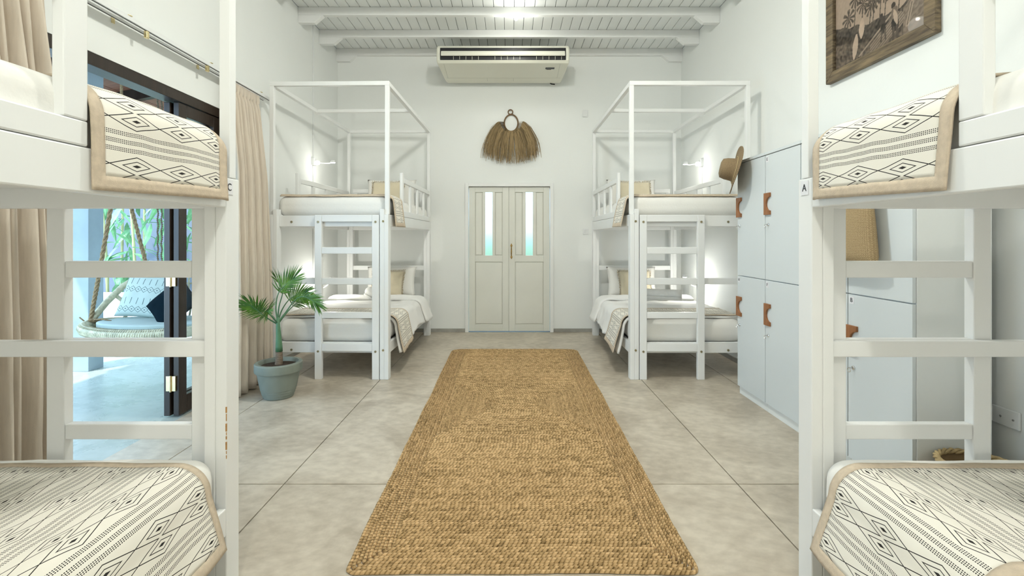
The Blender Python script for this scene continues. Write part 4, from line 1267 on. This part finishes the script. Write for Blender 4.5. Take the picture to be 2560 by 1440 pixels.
# hanging rattan bench
sw = tag(empty('hanging_chair', (-3.2, 4.5, .42)), 'pale rattan hanging bench on ropes out on the patio', 'hanging chair')
SC = Vector((-3.27, 4.50, .50)); SA, SBd = .63, .35
rim = [SC + Vector((SA * math.copysign(abs(math.cos(a)) ** .95, math.cos(a)), SBd * math.copysign(abs(math.sin(a)) ** .95, math.sin(a)), .015 * math.cos(2 * a))) for a in [2 * PI * k / 64 for k in range(64)]]
MB().tube(rim, .046, 10, closed=True).build('seat_rim', rattan_m, sw, smooth=True)
m = MB()
for k in range(220):
    a = 2 * PI * k / 220 + .01; p = SC + Vector((SA * math.copysign(abs(math.cos(a)) ** .95, math.cos(a)), SBd * math.copysign(abs(math.sin(a)) ** .95, math.sin(a)), .015 * math.cos(2 * a)))
    q = Vector((math.cos(a), math.sin(a), 0))
    m.tube([p + q * (.048 * math.cos(b)) + Vector((-q.y, q.x, 0)) * (.008 * math.sin(b * .5)) + Vector((0, 0, .048 * math.sin(b))) for b in [2 * PI * j / 7 for j in range(7)]], .0028, 4, closed=True)
o = m.build('rattan_binding', rattan_m, sw, smooth=True); o['kind'] = 'stuff'
half = [(-.645, 0, .04), (-.62, .15, .20), (-.575, .29, .34), (-.48, .37, .425), (-.36, .405, .445), (-.18, .42, .455)]
back = [SC + Vector(p) for p in half] + [SC + Vector((0, .422, .457))] + [SC + Vector((-x, y, z)) for x, y, z in half[::-1]]
MB().tube(back, .03, 10).build('back_arch', rattan_m, sw, smooth=True)
m = MB()
for k in range(15):
    x = -.36 + k * .72 / 14
    m.tube([SC + Vector((x, .33, .02)), SC + Vector((x, .40, .25)), SC + Vector((x * .96, .41, .45))], .009, 6)
m.tube([SC + Vector((-.42 + .84 * j / 12, .415, .36)) for j in range(13)], .008, 6)
m.build('back_canes', rattan_m, sw, smooth=True)
m = MB()
m.tube([SC + Vector((-.60, .22, .27)), SC + Vector((-.54, .25, .20)), SC + Vector((-.50, .25, .12)), SC + Vector((-.50, .22, .02))], .018, 8)
m.build('arm_brace', rattan_m, sw, smooth=True)
m = MB(); n = 40
m.grid(lambda a, b: SC + Vector(((SA - .02) * b * math.cos(2 * PI * a), (SBd - .02) * b * math.sin(2 * PI * a), -.02)), n, 4); m.build('seat_weave', rattan_m, sw, solid=.012)
def rope(pts, r, name='rope'):
    m = MB(); P = [Vector(p) for p in pts]; T = []
    for a, b in zip(P, P[1:]):
        for k in range(40): T.append(a + (b - a) * k / 40)
    T.append(P[-1])
    for s_ in range(3):
        m.tube([t + Vector((math.cos(i * .55 + s_ * 2.094), math.sin(i * .55 + s_ * 2.094), 0)) * r * .55 for i, t in enumerate(T)], r * .6, 6)
    m.build(name, rope_m, sw, smooth=True)
topc = Vector((-3.80, 4.72, 2.25))
rope([SC + Vector((-.645, .0, .03)), Vector((-3.86, 4.53, .964)), Vector((-3.77, 4.56, 1.62)), topc], .017)
rope([SC + Vector((-.46, .38, .42)), Vector((-3.73, 4.93, 1.1)), Vector((-3.85, 4.90, 1.64)), topc], .017)
topr = Vector((-2.75, 4.72, 2.25))
rope([SC + Vector((.645, .0, .03)), Vector((-2.70, 4.56, 1.4)), topr], .017)
m = MB().tube([SC + Vector((-.66, -.02, .0)), SC + Vector((-.60, -.05, .06)), SC + Vector((-.56, .0, .05)), SC + Vector((-.64, .03, .05)), SC + Vector((-.67, .0, -.03))], .02, 8)
m.tube([SC + Vector((-.60, -.03, .06)), SC + Vector((-.50, -.05, .075)), SC + Vector((-.40, -.06, .06))], .006, 6); m.tube([SC + Vector((-.66, -.03, .04)), SC + Vector((-.70, -.05, .09))], .006, 6)
m.build('rope_knot', rope_m, sw, smooth=True)
for q_ in (topc, topr): MB().tube([q_ + Vector((0, 0, -.02)), Vector((q_.x, q_.y, rz(q_.x)))], .012, 8).build('hanging_rope', rope_m, sw)
m = MB(); m.grid(lambda a, b: SC + Vector(((SA - .09) * math.cos(2 * PI * a) * (1 - (1 - b) ** 3), (SBd - .07) * math.sin(2 * PI * a) * (1 - (1 - b) ** 3), .045 + .015 * (1 - b ** 4))), 48, 8)
m.grid(lambda a, b: SC + Vector(((SA - .09) * math.cos(2 * PI * a), (SBd - .07) * math.sin(2 * PI * a), -.01 + .055 * b)), 48, 3)
o = m.build('seat_pad', mint_m, smooth=True, weld=True); tag(o, 'pale mint seat pad on the hanging rattan bench', 'cushion')
cushion('patterned_cushion', 'mint cushion with black zigzag print on the hanging bench', 'cushion', SC + Vector((-.22, .17, .26)), .50, .44, .14, math.radians(-22), math.radians(6), pillowprint_m, uv=True, seed=4, roll=math.radians(6))
cushion('dark_cushion', 'dark teal cushion on the hanging bench beside the folding door', 'cushion', SC + Vector((.12, .0, .21)), .40, .40, .12, math.radians(-30), math.radians(-12), teal_m, seed=9, roll=math.radians(38))
# beaded strands hanging on the patio
bs = bpy.data.meshes.new('bead'); bm = bmesh.new(); bmesh.ops.create_icosphere(bm, subdivisions=1, radius=.011); bm.to_mesh(bs); bm.free()
for k, lb in enumerate(('leftmost', 'middle', 'rightmost')):
    x, y = -3.65 + k * .04, 5.0
    m = MB()
    for j in range(int((rz(x) - 1.05) / .0195) + 1):
        c = Vector((x + .004 * math.sin(j), y, 1.05 + j * .0195)); base_i = len(m.v)
        for v in bs.vertices: m.pt(c + v.co)
        for p in bs.polygons: m.face([base_i + i for i in p.vertices])
    o = m.build('beaded_strand', bead_m, smooth=True)
    tag(o, '%s of three brown beaded strands hanging behind the bench' % lb, 'beads', 'beaded strands on the patio')

# bamboo behind the planter wall
lm = bpy.data.meshes.new('leaf')
v = []; f = []
for i, (t, w) in enumerate(((0, .004), (.2, .021), (.5, .026), (.8, .014), (1, .001))):
    z = -.35 * t * t * .26
    v += [(-w, t * .26, z + .006), (0, t * .26, z), (w, t * .26, z + .006)]
for i in range(4):
    for k in range(2): f.append((3 * i + k, 3 * i + k + 1, 3 * i + k + 4, 3 * i + k + 3))
lm.from_pydata(v, [], f); lm.materials.append(bleaf_m)
rb = random.Random(3)
spots = [(-7.3, 8.2), (-7.0, 8.7), (-6.75, 8.1), (-6.45, 8.5), (-6.2, 8.0), (-5.95, 8.4), (-5.75, 8.75), (-5.5, 8.1), (-5.25, 8.6), (-5.0, 8.2), (-4.7, 8.6)]
where = ['left end of the row', 'second from the left', 'third from the left', 'fourth from the left', 'fifth from the left', 'middle of the row', 'sixth from the right', 'fifth from the right', 'fourth from the right', 'behind the folded door', 'right end of the row']
for k, (x, y) in enumerate(spots):
    t = tag(empty('bamboo', (x, y, 0)), 'yellow-green bamboo above the planter wall, %s' % where[k], 'bamboo', 'bamboo in the garden')
    lx, ly = rb.uniform(-.35, .35), rb.uniform(-.2, .2); H = rb.uniform(3.4, 4.2)
    pts, rad = [], []
    for j in range(49):
        q = j / 48; pts.append((x + lx * q * q, y + ly * q * q, H * q)); rad.append(.024 * (1 - .5 * q) * (1.18 if j % 4 == 0 else 1))
    MB().tube(pts, rad, 8).build('culm', bamboo_m, t, smooth=True)
    base = WL[t.name]
    for j in range(26):
        q = rb.uniform(.14, .98) if j % 3 == 0 else rb.uniform(.2, .6); p = Vector((x + lx * q * q, y + ly * q * q, H * q)) + Vector((rb.gauss(0, .16), rb.gauss(-.05, .16), rb.gauss(0, .05)))
        o = bpy.data.objects.new('leaf', lm); COL.objects.link(o); place(o, p, t)
        o.rotation_euler = (rb.uniform(-1.5, .2), rb.uniform(-.5, .5), rb.uniform(0, 2 * PI)); s_ = rb.uniform(1.0, 1.9); o.scale = (s_, s_, s_)
